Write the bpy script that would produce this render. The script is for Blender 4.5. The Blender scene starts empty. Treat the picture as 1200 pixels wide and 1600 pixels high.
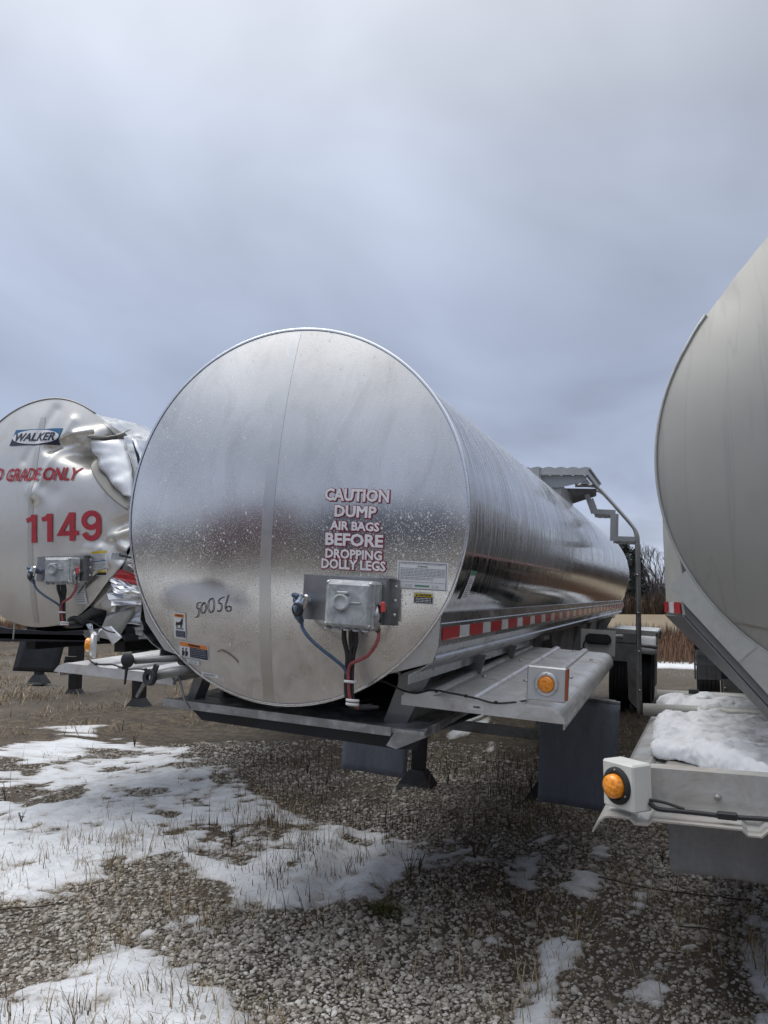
import bpy, math, random
import numpy as np
from mathutils import Vector, Matrix
random.seed(7); RNG = np.random.default_rng(11)
SC = bpy.context.scene; COL = SC.collection
R_ = math.radians; PI = math.pi

# ------------------------------------------------------------------ camera
cam_d = bpy.data.cameras.new('camera'); cam = bpy.data.objects.new('camera', cam_d); COL.objects.link(cam)
cam_d.sensor_fit = 'VERTICAL'; cam_d.sensor_height = 36.0
cam_d.lens = 1237.0/1600.0*36.0
cam_d.clip_start = 0.05; cam_d.clip_end = 3000
cam.location = (0, 0, 1.7)
cam.rotation_euler = (PI/2+0.1058, 0, 0.3576)
SC.camera = cam
SC.render.resolution_x = 768; SC.render.resolution_y = 1024
SC.view_settings.view_transform = 'Standard'; SC.view_settings.look = 'None'
SC.view_settings.exposure = 0.22; SC.view_settings.gamma = 1.0
SC.view_settings.use_curve_mapping = False

# ------------------------------------------------------------------ node helper
class NT:
    def __init__(s, tree): s.t = tree; s.n = tree.nodes; s.l = tree.links
    def add(s, typ, **kw):
        nd = s.n.new(typ)
        for k, v in kw.items():
            if k.startswith('i_'):
                key = k[2:]
                key = int(key) if key.isdigit() else key.replace('_', ' ')
                s.set(nd.inputs[key], v)
            else: setattr(nd, k, v)
        return nd
    def set(s, inp, v):
        if isinstance(v, bpy.types.NodeSocket): s.l.new(v, inp)
        elif isinstance(v, bpy.types.Node): s.l.new(v.outputs[0], inp)
        else:
            if hasattr(inp, 'default_value') and hasattr(inp.default_value, '__len__') and isinstance(v, (tuple, list)) and len(v) == 3 and len(inp.default_value) == 4: v = (*v, 1)
            inp.default_value = v
    def math(s, op, a, b=None, c=None, clamp=False):
        nd = s.n.new('ShaderNodeMath'); nd.operation = op; nd.use_clamp = clamp
        s.set(nd.inputs[0], a)
        if b is not None: s.set(nd.inputs[1], b)
        if c is not None: s.set(nd.inputs[2], c)
        return nd.outputs[0]
    def ramp(s, fac, pts, interp='LINEAR'):
        nd = s.n.new('ShaderNodeValToRGB'); cr = nd.color_ramp; cr.interpolation = interp
        while len(cr.elements) > 1: cr.elements.remove(cr.elements[0])
        cr.elements[0].position = pts[0][0]; cr.elements[0].color = col4(pts[0][1])
        for p, c in pts[1:]:
            e = cr.elements.new(p); e.color = col4(c)
        s.set(nd.inputs[0], fac); return nd.outputs[0]
    def mix(s, fac, a, b, blend='MIX'):
        nd = s.n.new('ShaderNodeMix'); nd.data_type = 'RGBA'; nd.blend_type = blend
        s.set(nd.inputs[0], fac); s.set(nd.inputs[6], col4(a) if isinstance(a, (tuple, float, int)) else a)
        s.set(nd.inputs[7], col4(b) if isinstance(b, (tuple, float, int)) else b); return nd.outputs[2]
    def noise(s, vec, scale, detail=3, rough=.5, dist=0, dims='3D'):
        nd = s.add('ShaderNodeTexNoise', noise_dimensions=dims); s.set(nd.inputs['Vector'], vec)
        nd.inputs['Scale'].default_value = scale; nd.inputs['Detail'].default_value = detail
        nd.inputs['Roughness'].default_value = rough; nd.inputs['Distortion'].default_value = dist
        return nd.outputs['Fac']
    def vor(s, vec, scale, feature='F1', out='Distance', rnd=1.0):
        nd = s.add('ShaderNodeTexVoronoi', feature=feature); s.set(nd.inputs['Vector'], vec)
        nd.inputs['Scale'].default_value = scale; nd.inputs['Randomness'].default_value = rnd
        return nd.outputs[out]
    def mapv(s, vec, scale=(1, 1, 1), loc=(0, 0, 0), rot=(0, 0, 0)):
        nd = s.add('ShaderNodeMapping'); s.set(nd.inputs[0], vec)
        nd.inputs['Scale'].default_value = scale; nd.inputs['Location'].default_value = loc
        nd.inputs['Rotation'].default_value = rot; return nd.outputs[0]
def col4(c):
    if isinstance(c, (int, float)): return (c, c, c, 1)
    return (*c, 1) if len(c) == 3 else tuple(c)

# ------------------------------------------------------------------ world: overcast sky
SUN_EL = 60; SUN_AZ = -88
W = bpy.data.worlds.new('World'); SC.world = W; W.use_nodes = True
w = NT(W.node_tree); w.n.clear()
tc = w.add('ShaderNodeTexCoord').outputs['Generated']
sep = w.add('ShaderNodeSeparateXYZ'); w.set(sep.inputs[0], tc)
z = w.math('MAXIMUM', sep.outputs[2], 0.0)
# flatten the clouds towards the horizon, as a cloud deck seen from below
zz = w.math('ADD', z, 0.22)
cx = w.math('DIVIDE', sep.outputs[0], zz); cy = w.math('DIVIDE', sep.outputs[1], zz)
cv = w.add('ShaderNodeCombineXYZ'); w.set(cv.inputs[0], cx); w.set(cv.inputs[1], cy)
cl1 = w.noise(w.mapv(cv.outputs[0], (1.5, 1.1, 1), (1.3, .4, 0), (0, 0, .5)), 1.0, 4, .48, .35)
cl2 = w.noise(w.mapv(cv.outputs[0], (.8, .55, 1), (4.3, 2.4, 0), (0, 0, .9)), 1.0, 2, .5, .3)
base = w.ramp(z, [(0.0, (.58, .64, .74)), (.05, (.52, .585, .72)), (.13, (.39, .45, .595)), (.26, (.34, .395, .52)), (.36, (.375, .428, .55)), (.50, (.475, .525, .635)), (.63, (.64, .68, .76)), (.80, (.98, 1.01, 1.06)), (1.0, (1.38, 1.40, 1.42))])
clc = w.math('ADD', w.math('MULTIPLY', w.math('SUBTRACT', cl1, .5), 1.15), w.math('MULTIPLY', w.math('SUBTRACT', cl2, .5), .8))
azs, els = R_(SUN_AZ), R_(SUN_EL)
dt = w.add('ShaderNodeVectorMath', operation='DOT_PRODUCT'); w.set(dt.inputs[0], tc); dt.inputs[1].default_value = (math.sin(azs)*math.cos(els), math.cos(azs)*math.cos(els), math.sin(els))
glow = w.math('MULTIPLY', w.math('POWER', w.math('MAXIMUM', dt.outputs['Value'], 0.0), 4), .25)
mod = w.math('ADD', w.math('ADD', 1.0, glow), clc)
mv = w.add('ShaderNodeVectorMath', operation='SCALE'); w.set(mv.inputs[0], base); w.set(mv.inputs['Scale'], mod)
sky = w.add('ShaderNodeTexSky', sky_type='NISHITA', sun_disc=False, sun_elevation=R_(SUN_EL), sun_rotation=R_(SUN_AZ))
b1 = w.add('ShaderNodeBackground'); w.set(b1.inputs[0], mv.outputs[0]); b1.inputs[1].default_value = 1.0
b2 = w.add('ShaderNodeBackground'); w.set(b2.inputs[0], sky.outputs[0]); b2.inputs[1].default_value = 0.05
mx = w.add('ShaderNodeMixShader'); mx.inputs[0].default_value = .06
w.l.new(b1.outputs[0], mx.inputs[1]); w.l.new(b2.outputs[0], mx.inputs[2])
wo = w.add('ShaderNodeOutputWorld'); w.l.new(mx.outputs[0], wo.inputs[0])

sd = bpy.data.lights.new('sun', 'SUN'); sd.energy = 1.45; sd.angle = R_(35); sd.color = (1, .975, .94)
sun = bpy.data.objects.new('sun', sd); COL.objects.link(sun)
az = R_(SUN_AZ)
dirv = Vector((math.sin(az)*math.cos(R_(SUN_EL)), math.cos(az)*math.cos(R_(SUN_EL)), math.sin(R_(SUN_EL))))
sun.rotation_euler = (-dirv).to_track_quat('-Z', 'Y').to_euler()

# ------------------------------------------------------------------ mesh helpers
class MB:
    def __init__(s): s.v = []; s.f = []; s.sm = []
    def add(s, vs, fs, smooth=False):
        b = len(s.v); s.v += [tuple(map(float, p)) for p in vs]
        s.f += [tuple(b+i for i in f) for f in fs]; s.sm += [smooth]*len(fs); return s
    def box(s, a, b, bev=0.0):
        (x0, y0, z0), (x1, y1, z1) = [min(p, q) for p, q in zip(a, b)], [max(p, q) for p, q in zip(a, b)]
        if bev <= 0:
            vs = [(x, y, z) for x in (x0, x1) for y in (y0, y1) for z in (z0, z1)]
            return s.add(vs, [(0, 1, 3, 2), (4, 6, 7, 5), (0, 4, 5, 1), (2, 3, 7, 6), (0, 2, 6, 4), (1, 5, 7, 3)])
        e = min(bev, (x1-x0)/2.01, (y1-y0)/2.01, (z1-z0)/2.01)
        vs = []; idx = {}
        for i, x in enumerate((x0, x1)):
            for j, y in enumerate((y0, y1)):
                for k, zc in enumerate((z0, z1)):
                    sx, sy, sz = (1 if i == 0 else -1), (1 if j == 0 else -1), (1 if k == 0 else -1)
                    idx[i, j, k, 0] = len(vs); vs.append((x, y+sy*e, zc+sz*e))
                    idx[i, j, k, 1] = len(vs); vs.append((x+sx*e, y, zc+sz*e))
                    idx[i, j, k, 2] = len(vs); vs.append((x+sx*e, y+sy*e, zc))
        F = []
        for i in (0, 1): F.append([idx[i, 0, 0, 0], idx[i, 1, 0, 0], idx[i, 1, 1, 0], idx[i, 0, 1, 0]])
        for j in (0, 1): F.append([idx[0, j, 0, 1], idx[1, j, 0, 1], idx[1, j, 1, 1], idx[0, j, 1, 1]])
        for k in (0, 1): F.append([idx[0, 0, k, 2], idx[1, 0, k, 2], idx[1, 1, k, 2], idx[0, 1, k, 2]])
        for j in (0, 1):
            for k in (0, 1): F.append([idx[0, j, k, 1], idx[1, j, k, 1], idx[1, j, k, 2], idx[0, j, k, 2]])
        for i in (0, 1):
            for k in (0, 1): F.append([idx[i, 0, k, 0], idx[i, 1, k, 0], idx[i, 1, k, 2], idx[i, 0, k, 2]])
        for i in (0, 1):
            for j in (0, 1): F.append([idx[i, j, 0, 0], idx[i, j, 1, 0], idx[i, j, 1, 1], idx[i, j, 0, 1]])
        for i in (0, 1):
            for j in (0, 1):
                for k in (0, 1): F.append([idx[i, j, k, 0], idx[i, j, k, 1], idx[i, j, k, 2]])
        return s.add(vs, F)
    def obox(s, c, size, M=None, bev=0.0):
        t = MB(); t.box([-q/2 for q in size], [q/2 for q in size], bev)
        M = M or Matrix.Identity(3)
        return s.add([Vector(c)+M@Vector(v) for v in t.v], t.f)
    def prism(s, pts, axis, a, b):
        """polygon pts (2D) extruded along axis from a to b. axis 'y': pts=(x,z); 'x': pts=(y,z); 'z': pts=(x,y)"""
        n = len(pts)
        def P(p, t): return {'y': (p[0], t, p[1]), 'x': (t, p[0], p[1]), 'z': (p[0], p[1], t)}[axis]
        vs = [P(p, a) for p in pts]+[P(p, b) for p in pts]
        fs = [tuple(range(n)), tuple(range(2*n-1, n-1, -1))]+[(i, (i+1) % n, n+(i+1) % n, n+i) for i in range(n)]
        return s.add(vs, fs)
    def tube(s, path, r, seg=10, caps=True, smooth=True):
        path = [Vector(p) for p in path]; n = len(path)
        rr = r if isinstance(r, (list, tuple)) else [r]*n
        T = []
        for i in range(n):
            a = path[max(0, i-1)]; b = path[min(n-1, i+1)]; T.append((b-a).normalized())
        up = Vector((0, 0, 1)) if abs(T[0].z) < .9 else Vector((1, 0, 0))
        N = T[0].cross(up).normalized(); vs = []
        for i in range(n):
            N = (N-T[i]*N.dot(T[i])).normalized(); B = T[i].cross(N)
            for k in range(seg):
                a = 2*PI*k/seg; vs.append(path[i]+(N*math.cos(a)+B*math.sin(a))*rr[i])
        fs = [(i*seg+k, i*seg+(k+1) % seg, (i+1)*seg+(k+1) % seg, (i+1)*seg+k) for i in range(n-1) for k in range(seg)]
        s.add(vs, fs, smooth)
        if caps:
            b = len(s.v)-n*seg
            s.f += [tuple(b+k for k in range(seg))[::-1], tuple(b+(n-1)*seg+k for k in range(seg))]; s.sm += [False, False]
        return s
    def cyl(s, a, b, r, seg=20, smooth=True): return s.tube([a, b], r, seg, True, smooth)
    def lathe(s, prof, c, axis, seg=32, smooth=True):
        """prof: list (r,t) ; revolve round axis direction through c"""
        ax = Vector(axis).normalized(); up = Vector((0, 0, 1)) if abs(ax.z) < .9 else Vector((1, 0, 0))
        N = ax.cross(up).normalized(); B = ax.cross(N); c = Vector(c); vs = []
        for r, t in prof:
            for k in range(seg):
                a = 2*PI*k/seg; vs.append(c+ax*t+(N*math.cos(a)+B*math.sin(a))*r)
        n = len(prof)
        fs = [(i*seg+k, i*seg+(k+1) % seg, (i+1)*seg+(k+1) % seg, (i+1)*seg+k) for i in range(n-1) for k in range(seg)]
        return s.add(vs, fs, smooth)
    def grid(s, fn, nu, nv, smooth=True):
        vs = [fn(i/(nu-1), j/(nv-1)) for i in range(nu) for j in range(nv)]
        fs = [(i*nv+j, (i+1)*nv+j, (i+1)*nv+j+1, i*nv+j+1) for i in range(nu-1) for j in range(nv-1)]
        return s.add(vs, fs, smooth)
    def build(s, name, mat, parent=None, label=None):
        me = bpy.data.meshes.new(name); me.from_pydata(s.v, [], s.f)
        me.polygons.foreach_set('use_smooth', s.sm); me.update()
        import bmesh
        bm = bmesh.new(); bm.from_mesh(me); bmesh.ops.recalc_face_normals(bm, faces=bm.faces); bm.to_mesh(me); bm.free()
        me.materials.append(mat)
        o = bpy.data.objects.new(name, me); COL.objects.link(o)
        if parent: o.parent = parent
        if label: o['label'] = label
        return o
def tag(o, label=None, cat=None, group=None, kind=None):
    if label: o['label'] = label
    if cat: o['category'] = cat
    if group: o['group'] = group
    if kind: o['kind'] = kind
    return o
def empty(name, loc=(0, 0, 0), rot=(0, 0, 0)):
    o = bpy.data.objects.new(name, None); COL.objects.link(o); o.location = loc; o.rotation_euler = rot
    o.empty_display_size = .2; return o
def solid(mb_fn, name, mat, parent, thick):
    """sheet with real thickness"""
    o = mb_fn.build(name, mat, parent); m = o.modifiers.new('s', 'SOLIDIFY'); m.thickness = thick; m.offset = 0; return o
def copy_part(src, parent, loc=None):
    o = src.copy(); COL.objects.link(o); o.parent = parent
    if loc is not None: o.location = loc
    return o
def raw_mesh(name, V, F, mat, smooth=False):
    """fast numpy mesh: V (n,3) F (m,k)"""
    me = bpy.data.meshes.new(name); V = np.asarray(V, dtype=np.float32); F = np.asarray(F, dtype=np.int32)
    me.vertices.add(len(V)); me.vertices.foreach_set('co', V.ravel())
    k = F.shape[1]; me.loops.add(F.size); me.loops.foreach_set('vertex_index', F.ravel())
    me.polygons.add(len(F)); me.polygons.foreach_set('loop_start', np.arange(0, F.size, k, dtype=np.int32))
    me.polygons.foreach_set('loop_total', np.full(len(F), k, dtype=np.int32))
    me.polygons.foreach_set('use_smooth', np.full(len(F), smooth, dtype=bool))
    me.update(calc_edges=True); me.validate(); me.materials.append(mat)
    o = bpy.data.objects.new(name, me); COL.objects.link(o); return o
def arc(cx, cz, r, a0, a1, n):
    return [(cx+r*math.cos(R_(a0+(a1-a0)*i/n)), cz+r*math.sin(R_(a0+(a1-a0)*i/n))) for i in range(n+1)]
def smooth_path(pts, n=8):
    """Catmull-Rom"""
    P = [Vector(p) for p in pts]; P = [P[0]*2-P[1]]+P+[P[-1]*2-P[-2]]; out = []
    for i in range(1, len(P)-2):
        for k in range(n):
            t = k/n; a, b, c, d = P[i-1], P[i], P[i+1], P[i+2]
            out.append(.5*((2*b)+(c-a)*t+(2*a-5*b+4*c-d)*t*t+(3*b-a-3*c+d)*t**3))
    out.append(P[-2]); return out

# ------------------------------------------------------------------ materials
def mat(name): 
    m = bpy.data.materials.new(name); m.use_nodes = True; t = NT(m.node_tree)
    return m, t, t.n['Principled BSDF']
def oc(t, out='Object'): return t.add('ShaderNodeTexCoord').outputs[out]
def bump(t, bs, h, strength=.3, dist=.01):
    b = t.add('ShaderNodeBump'); b.inputs['Strength'].default_value = strength; b.inputs['Distance'].default_value = dist
    t.set(b.inputs['Height'], h); t.l.new(b.outputs[0], bs.inputs['Normal']); return b
def metal(name, c, rough, met=1.0, var=.25, scale=6, dirt=None, dirt_amt=.5, bumpy=.0, streak=(1, 1, 1), dscale=2.5):
    m, t, b = mat(name); v = t.mapv(oc(t), streak)
    n1 = t.noise(v, scale, 5, .6); n2 = t.noise(oc(t), scale*9, 3, .6)
    k = t.math('ADD', t.math('MULTIPLY', n1, .7), t.math('MULTIPLY', n2, .3))
    lo = tuple(x*(1-var) for x in c); hi = tuple(min(1, x*(1+var)) for x in c)
    cc = t.ramp(k, [(.3, lo), (.7, hi)])
    rr = t.math('MULTIPLY_ADD', k, .35, rough-.15, clamp=True)
    if dirt:
        nd = t.noise(oc(t), dscale, 6, .65, .6); fac = t.ramp(nd, [(.62-dirt_amt*.3, 0), (.75-dirt_amt*.15, 1)])
        cc = t.mix(fac, cc, dirt); t.set(b.inputs['Metallic'], t.math('MULTIPLY_ADD', fac, -met*.85, met)); rr = t.math('MAXIMUM', rr, t.math('MULTIPLY', fac, .75))
    else: b.inputs['Metallic'].default_value = met
    t.set(b.inputs['Base Color'], cc); t.set(b.inputs['Roughness'], rr)
    if bumpy: bump(t, b, k, bumpy, .01)
    return m
def paint(name, c, rough=.5, var=.15, scale=8, coat=0.0, spec=.5):
    m, t, b = mat(name); n = t.noise(oc(t), scale, 5, .6)
    t.set(b.inputs['Base Color'], t.ramp(n, [(.3, tuple(x*(1-var) for x in c)), (.7, tuple(min(1, x*(1+var)) for x in c))]))
    t.set(b.inputs['Roughness'], t.math('MULTIPLY_ADD', n, .3, rough-.15, clamp=True)); b.inputs['Coat Weight'].default_value = coat
    b.inputs['Specular IOR Level'].default_value = spec
    return m
M = {}
def speckled_head():
    """brushed steel tank head: soft mirror, dried water spots, dust low down, one wiped patch"""
    m, t, b = mat('brushed_steel_head'); o = oc(t)
    sx = t.add('ShaderNodeSeparateXYZ'); t.set(sx.inputs[0], o); X, Z = sx.outputs[0], sx.outputs[2]
    brush = t.noise(t.mapv(o, (1.2, 1, 220)), 4, 2, .5)
    big = t.noise(o, 2.2, 4, .55)
    c = t.ramp(big, [(.3, (.68, .665, .64)), (.7, (.79, .775, .75))])
    # wiped patch
    ex = t.math('DIVIDE', t.math('ADD', X, .36), .30); ez = t.math('DIVIDE', t.math('ADD', Z, -1.655), .115)
    rad = t.math('ADD', t.math('MULTIPLY', ex, ex), t.math('MULTIPLY', ez, ez))
    rad = t.math('ADD', rad, t.math('MULTIPLY', t.math('SUBTRACT', t.noise(o, 7, 3), .5), .9))
    up = t.math('GREATER_THAN', Z, 0)
    wipe = t.math('MULTIPLY', t.ramp(rad, [(.55, 1), (1.15, 0)]), t.ramp(t.math('DIVIDE', Z, 4), [(1.56/4, 0), (1.67/4, 1)]))
    # dust: grows towards the bottom, its pale colour also painting the snow's reflection
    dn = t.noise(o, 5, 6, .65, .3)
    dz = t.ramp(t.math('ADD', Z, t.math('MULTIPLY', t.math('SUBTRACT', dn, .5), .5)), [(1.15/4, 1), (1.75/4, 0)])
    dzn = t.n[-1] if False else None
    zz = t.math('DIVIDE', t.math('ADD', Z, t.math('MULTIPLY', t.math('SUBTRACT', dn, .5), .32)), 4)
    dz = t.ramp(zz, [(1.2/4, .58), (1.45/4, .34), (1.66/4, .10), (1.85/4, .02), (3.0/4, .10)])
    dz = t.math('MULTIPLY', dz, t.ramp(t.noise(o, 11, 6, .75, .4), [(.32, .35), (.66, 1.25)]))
    dust_glow = t.math('MULTIPLY', dz, t.math('SUBTRACT', 1, t.math('MULTIPLY', wipe, .9)))
    # water spots
    vo = t.add('ShaderNodeTexVoronoi', feature='F1'); t.set(vo.inputs['Vector'], t.mapv(o, (1, .02, .8))); vo.inputs['Scale'].default_value = 62
    csep = t.add('ShaderNodeSeparateColor'); t.set(csep.inputs[0], vo.outputs['Color'])
    size = t.math('MULTIPLY', t.math('POWER', csep.outputs[0], 1.6), .34)
    spot = t.math('LESS_THAN', t.math('ADD', vo.outputs['Distance'], t.math('MULTIPLY', t.math('SUBTRACT', t.noise(o, 300, 2), .5), .35)), size)
    vf = t.add('ShaderNodeTexVoronoi', feature='F1'); t.set(vf.inputs['Vector'], t.mapv(o, (1, .02, 1))); vf.inputs['Scale'].default_value = 150
    cs2 = t.add('ShaderNodeSeparateColor'); t.set(cs2.inputs[0], vf.outputs['Color'])
    spot2 = t.math('LESS_THAN', vf.outputs['Distance'], t.math('MULTIPLY', t.math('POWER', cs2.outputs[1], 1.5), .42))
    zs = t.math('DIVIDE', Z, 4)
    dens = t.ramp(zs, [(1.55/4, .12), (1.72/4, .75), (1.95/4, 1.0), (2.15/4, .75), (2.35/4, .4), (2.9/4, .32)])
    cl = t.ramp(t.noise(o, 3.0, 4, .6), [(.3, .45), (.55, 1)])
    keep = t.math('GREATER_THAN', t.math('MULTIPLY', dens, cl), csep.outputs[1])
    keep2 = t.math('GREATER_THAN', t.math('MULTIPLY', dens, cl), cs2.outputs[2])
    sp = t.math('MAXIMUM', t.math('MULTIPLY', spot, keep), t.math('MULTIPLY', t.math('MULTIPLY', spot2, keep2), .8))
    sp = t.math('MULTIPLY', sp, t.math('SUBTRACT', 1, wipe))
    mixc = t.mix(dust_glow, c, (.68, .66, .63))
    sm = t.ramp(t.noise(t.mapv(o, (2.2, 1, 1.1), (5, 0, 2)), 1.6, 6, .7, .8), [(.50, 0), (.68, .30)]); mixc = t.mix(sm, mixc, (.36, .34, .32)); mixc = t.mix(t.math('MULTIPLY', wipe, .85), mixc, (.23, .235, .26)); mixc = t.mix(t.math('MULTIPLY', sp, .55), mixc, (.74, .75, .75))
    t.set(b.inputs['Base Color'], mixc)
    t.set(b.inputs['Metallic'], t.math('SUBTRACT', 1, t.math('MAXIMUM', t.math('MULTIPLY', dust_glow, .9), t.math('MULTIPLY', sp, .8)), clamp=True))
    r = t.math('ADD', .20, t.math('MULTIPLY', t.math('SUBTRACT', big, .5), .12))
    r = t.math('ADD', r, t.math('MULTIPLY', dust_glow, .35)); r = t.math('SUBTRACT', r, t.math('MULTIPLY', wipe, .06))
    r = t.math('ADD', r, t.math('MULTIPLY', sp, .3))
    t.set(b.inputs['Roughness'], r)
    h = t.math('ADD', t.math('MULTIPLY', brush, .5), t.math('MULTIPLY', sp, .8))
    bump(t, b, h, .06, .002); return m
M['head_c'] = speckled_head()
def barrel_steel(name, base, rough, streak_amt, dust_glow=.12):
    m, t, b = mat(name); o = oc(t)
    st = t.noise(t.mapv(o, (.25, 34, .55)), 1.0, 5, .7)
    fine = t.noise(t.mapv(o, (2.5, 60, 3.5)), 1.0, 3, .7)
    drops = t.noise(t.mapv(o, (30, 75, 22)), 1.0, 2, .5)
    ringw = t.noise(t.mapv(o, (.10, 5.5, .10)), 1.0, 3, .6)
    sx = t.add('ShaderNodeSeparateXYZ'); t.set(sx.inputs[0], o)
    hi = t.ramp(t.math('DIVIDE', sx.outputs[2], 4), [(1.75/4, .08), (2.05/4, .45), (2.5/4, 1)])
    k = t.math('ADD', t.math('MULTIPLY', st, .45), t.math('ADD', t.math('MULTIPLY', fine, .35), t.math('MULTIPLY', drops, .2)))
    wet = t.math('MULTIPLY', t.ramp(k, [(.48, 0), (.515, 1)]), hi)
    c = t.mix(t.math('MULTIPLY', wet, .9), base, (.82, .83, .85))
    c = t.mix(t.math('MULTIPLY', hi, dust_glow), c, (.5, .51, .52))
    ln = t.noise(t.mapv(o, (.12, 46, .12), (3, 0, 0)), 1.0, 3, .75); c = t.mix(t.ramp(ln, [(.52, 0), (.60, .55)]), c, tuple(x*.35 for x in base)); c = t.mix(t.ramp(ln, [(.36, .5), (.44, 0)]), c, (.72, .73, .74))
    t.set(b.inputs['Base Color'], c)
    t.set(b.inputs['Metallic'], t.math('SUBTRACT', 1, t.math('MULTIPLY', wet, .5)))
    t.set(b.inputs['Roughness'], t.math('ADD', rough, t.math('MULTIPLY', wet, streak_amt)))
    h = t.math('ADD', t.math('MULTIPLY', st, .8), t.math('ADD', t.math('MULTIPLY', wet, .35), t.math('MULTIPLY', ringw, 3.2)))
    bump(t, b, h, .10, .004); return m
M['barrel_c'] = barrel_steel('polished_wet_steel_barrel', (.385, .39, .40), .035, .45, .10)
def dull_head():
    m, t, b = mat('dull_aluminium_head'); o = oc(t)
    big = t.noise(o, 1.6, 5, .6); fine = t.noise(o, 60, 3, .6)
    dr = t.noise(t.mapv(o, (11, 3, .5), (0, 0, 0), (0, 0.10, 0)), 1.0, 4, .5, .5)
    run = t.ramp(t.math('ABSOLUTE', t.math('SUBTRACT', dr, .5)), [(0.0, 1), (.012, .6), (.03, 0)])
    lt = t.noise(t.mapv(o, (7, 3, .3)), 1.0, 3, .6)
    c = t.ramp(big, [(.3, (.30, .298, .28)), (.7, (.365, .362, .34))])
    c = t.mix(t.math('MULTIPLY', t.ramp(lt, [(.5, 0), (.75, 1)]), .25), c, (.45, .455, .44))
    c = t.mix(t.math('MULTIPLY', run, .22), c, (.20, .195, .19)); c = t.mix(t.math('MULTIPLY', fine, .15), c, (.3, .3, .28))
    t.set(b.inputs['Base Color'], c); b.inputs['Metallic'].default_value = .35
    t.set(b.inputs['Roughness'], t.math('MULTIPLY_ADD', big, .25, .42)); bump(t, b, fine, .05, .002); return m
M['head_r'] = dull_head()
M['alum_r'] = metal('oxidised_aluminium', (.48, .485, .465), .55, .5, .14, 3, (.34, .33, .30), .35)
M['alum_side'] = metal('shade_darkened_side', (.17, .17, .175), .6, .3, .25, 3)  # aluminium darkened in colour for underside shade and a dark mirrored side
M['alum_dark'] = metal('shaded_grimy_aluminium', (.30, .31, .31), .5, .7, .2, 4, (.14, .13, .12), .55)
M['fender'] = metal('fender_aluminium', (.70, .705, .71), .42, .65, .14, 5, (.46, .44, .42), .5, .05, dscale=4)
M['fender_r'] = metal('weathered_fender_aluminium', (.56, .56, .545), .5, .65, .16, 4, (.33, .30, .27), .62, .05, dscale=5)
M['skirt'] = metal('skirt_steel', (.48, .49, .50), .26, .95, .12, 3, (.30, .29, .28), .3)
M['gusset'] = metal('gusset_steel', (.52, .515, .50), .42, .85, .12, 5, (.38, .36, .33), .5, dscale=5)
M['frame'] = metal('subframe_metal', (.34, .35, .36), .5, .75, .2, 4, (.15, .14, .13), .5)
M['plate'] = metal('coupler_plate_metal', (.36, .36, .37), .4, .75, .25, 5, (.62, .64, .66), .55, .1, dscale=9)
M['bracket'] = metal('bracket_steel', (.36, .36, .36), .34, 1, .1, 3)
M['bolt'] = metal('bolt_steel', (.5, .5, .5), .35, 1, .1, 9)
M['castbox'] = metal('cast_grey_box', (.33, .35, .36), .6, .25, .25, 9, (.55, .57, .58), .55, .12, dscale=14)
M['black'] = paint('black_paint', (.012, .013, .015), .45, .3)
M['blackpaint_dirty'] = paint('dusty_black_chassis', (.018, .02, .026), .5, .5, 4)
M['rubber'] = paint('rubber', (.02, .021, .023), .8, .3, 14)
M['tyre'] = paint('tyre_rubber', (.016, .017, .02), .7, .35, 10)
M['flap'] = None
def flap_mat(name, c, ribs):
    m, t, b = mat(name); o = oc(t)
    n = t.noise(t.mapv(o, (6, 6, 1.2)), 1, 5, .65); n2 = t.noise(o, 45, 3, .6)
    cc = t.ramp(t.math('ADD', t.math('MULTIPLY', n, .7), t.math('MULTIPLY', n2, .3)), [(.32, tuple(x*.75 for x in c)), (.68, tuple(x*1.3 for x in c))])
    t.set(b.inputs['Base Color'], cc); b.inputs['Roughness'].default_value = .75
    wv = t.add('ShaderNodeTexWave', wave_type='BANDS', bands_direction='X'); t.set(wv.inputs['Vector'], o); wv.inputs['Scale'].default_value = ribs
    bump(t, b, wv.outputs['Fac'], .35, .003); return m
M['flap'] = flap_mat('mud_flap_rubber', (.17, .19, .23), 26)
M['flap_r'] = flap_mat('ribbed_mud_flap_rubber', (.26, .265, .275), 30)
M['snow'] = None
def snow_mat(name, c=(.86, .88, .91), dirty=.0):
    m, t, b = mat(name); o = oc(t); n = t.noise(o, 9, 5, .6); n2 = t.noise(o, 70, 3, .6)
    t.set(b.inputs['Base Color'], t.ramp(n, [(.3, tuple(x*(.93-dirty) for x in c)), (.6, c)]))
    b.inputs['Roughness'].default_value = .8; b.inputs['Subsurface Weight'].default_value = .15; b.inputs['Subsurface Radius'].default_value = (.03, .04, .05)
    bump(t, b, t.math('ADD', n, t.math('MULTIPLY', n2, .25)), .25, .02); return m
M['snow'] = snow_mat('snow')
M['red'] = paint('red_vinyl', (.42, .035, .05), .45, .1)
M['maroon_ink'] = paint('maroon_vinyl_outline', (.27, .015, .05), .45, .1)
M['white_vinyl'] = paint('white_vinyl', (.78, .76, .78), .45, .06)
M['tape_red'] = paint('red_reflective_tape', (.42, .02, .025), .32, .25, 12, .3)
M['tape_white'] = paint('white_reflective_tape', (.62, .64, .65), .32, .15, 12, .3)
M['paper'] = paint('white_decal', (.72, .73, .75), .5, .06)
M['ink'] = paint('black_ink', (.02, .02, .025), .5, .1)
M['grey_ink'] = paint('grey_ink', (.22, .23, .26), .5, .1)
M['green_ink'] = paint('green_ink', (.08, .25, .15), .5, .1)
M['yellow'] = paint('yellow_decal', (.62, .48, .03), .5, .1)
M['orange'] = paint('orange_decal', (.70, .23, .05), .5, .1)
M['blue_decal'] = paint('blue_decal', (.03, .14, .30), .5, .1)
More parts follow.
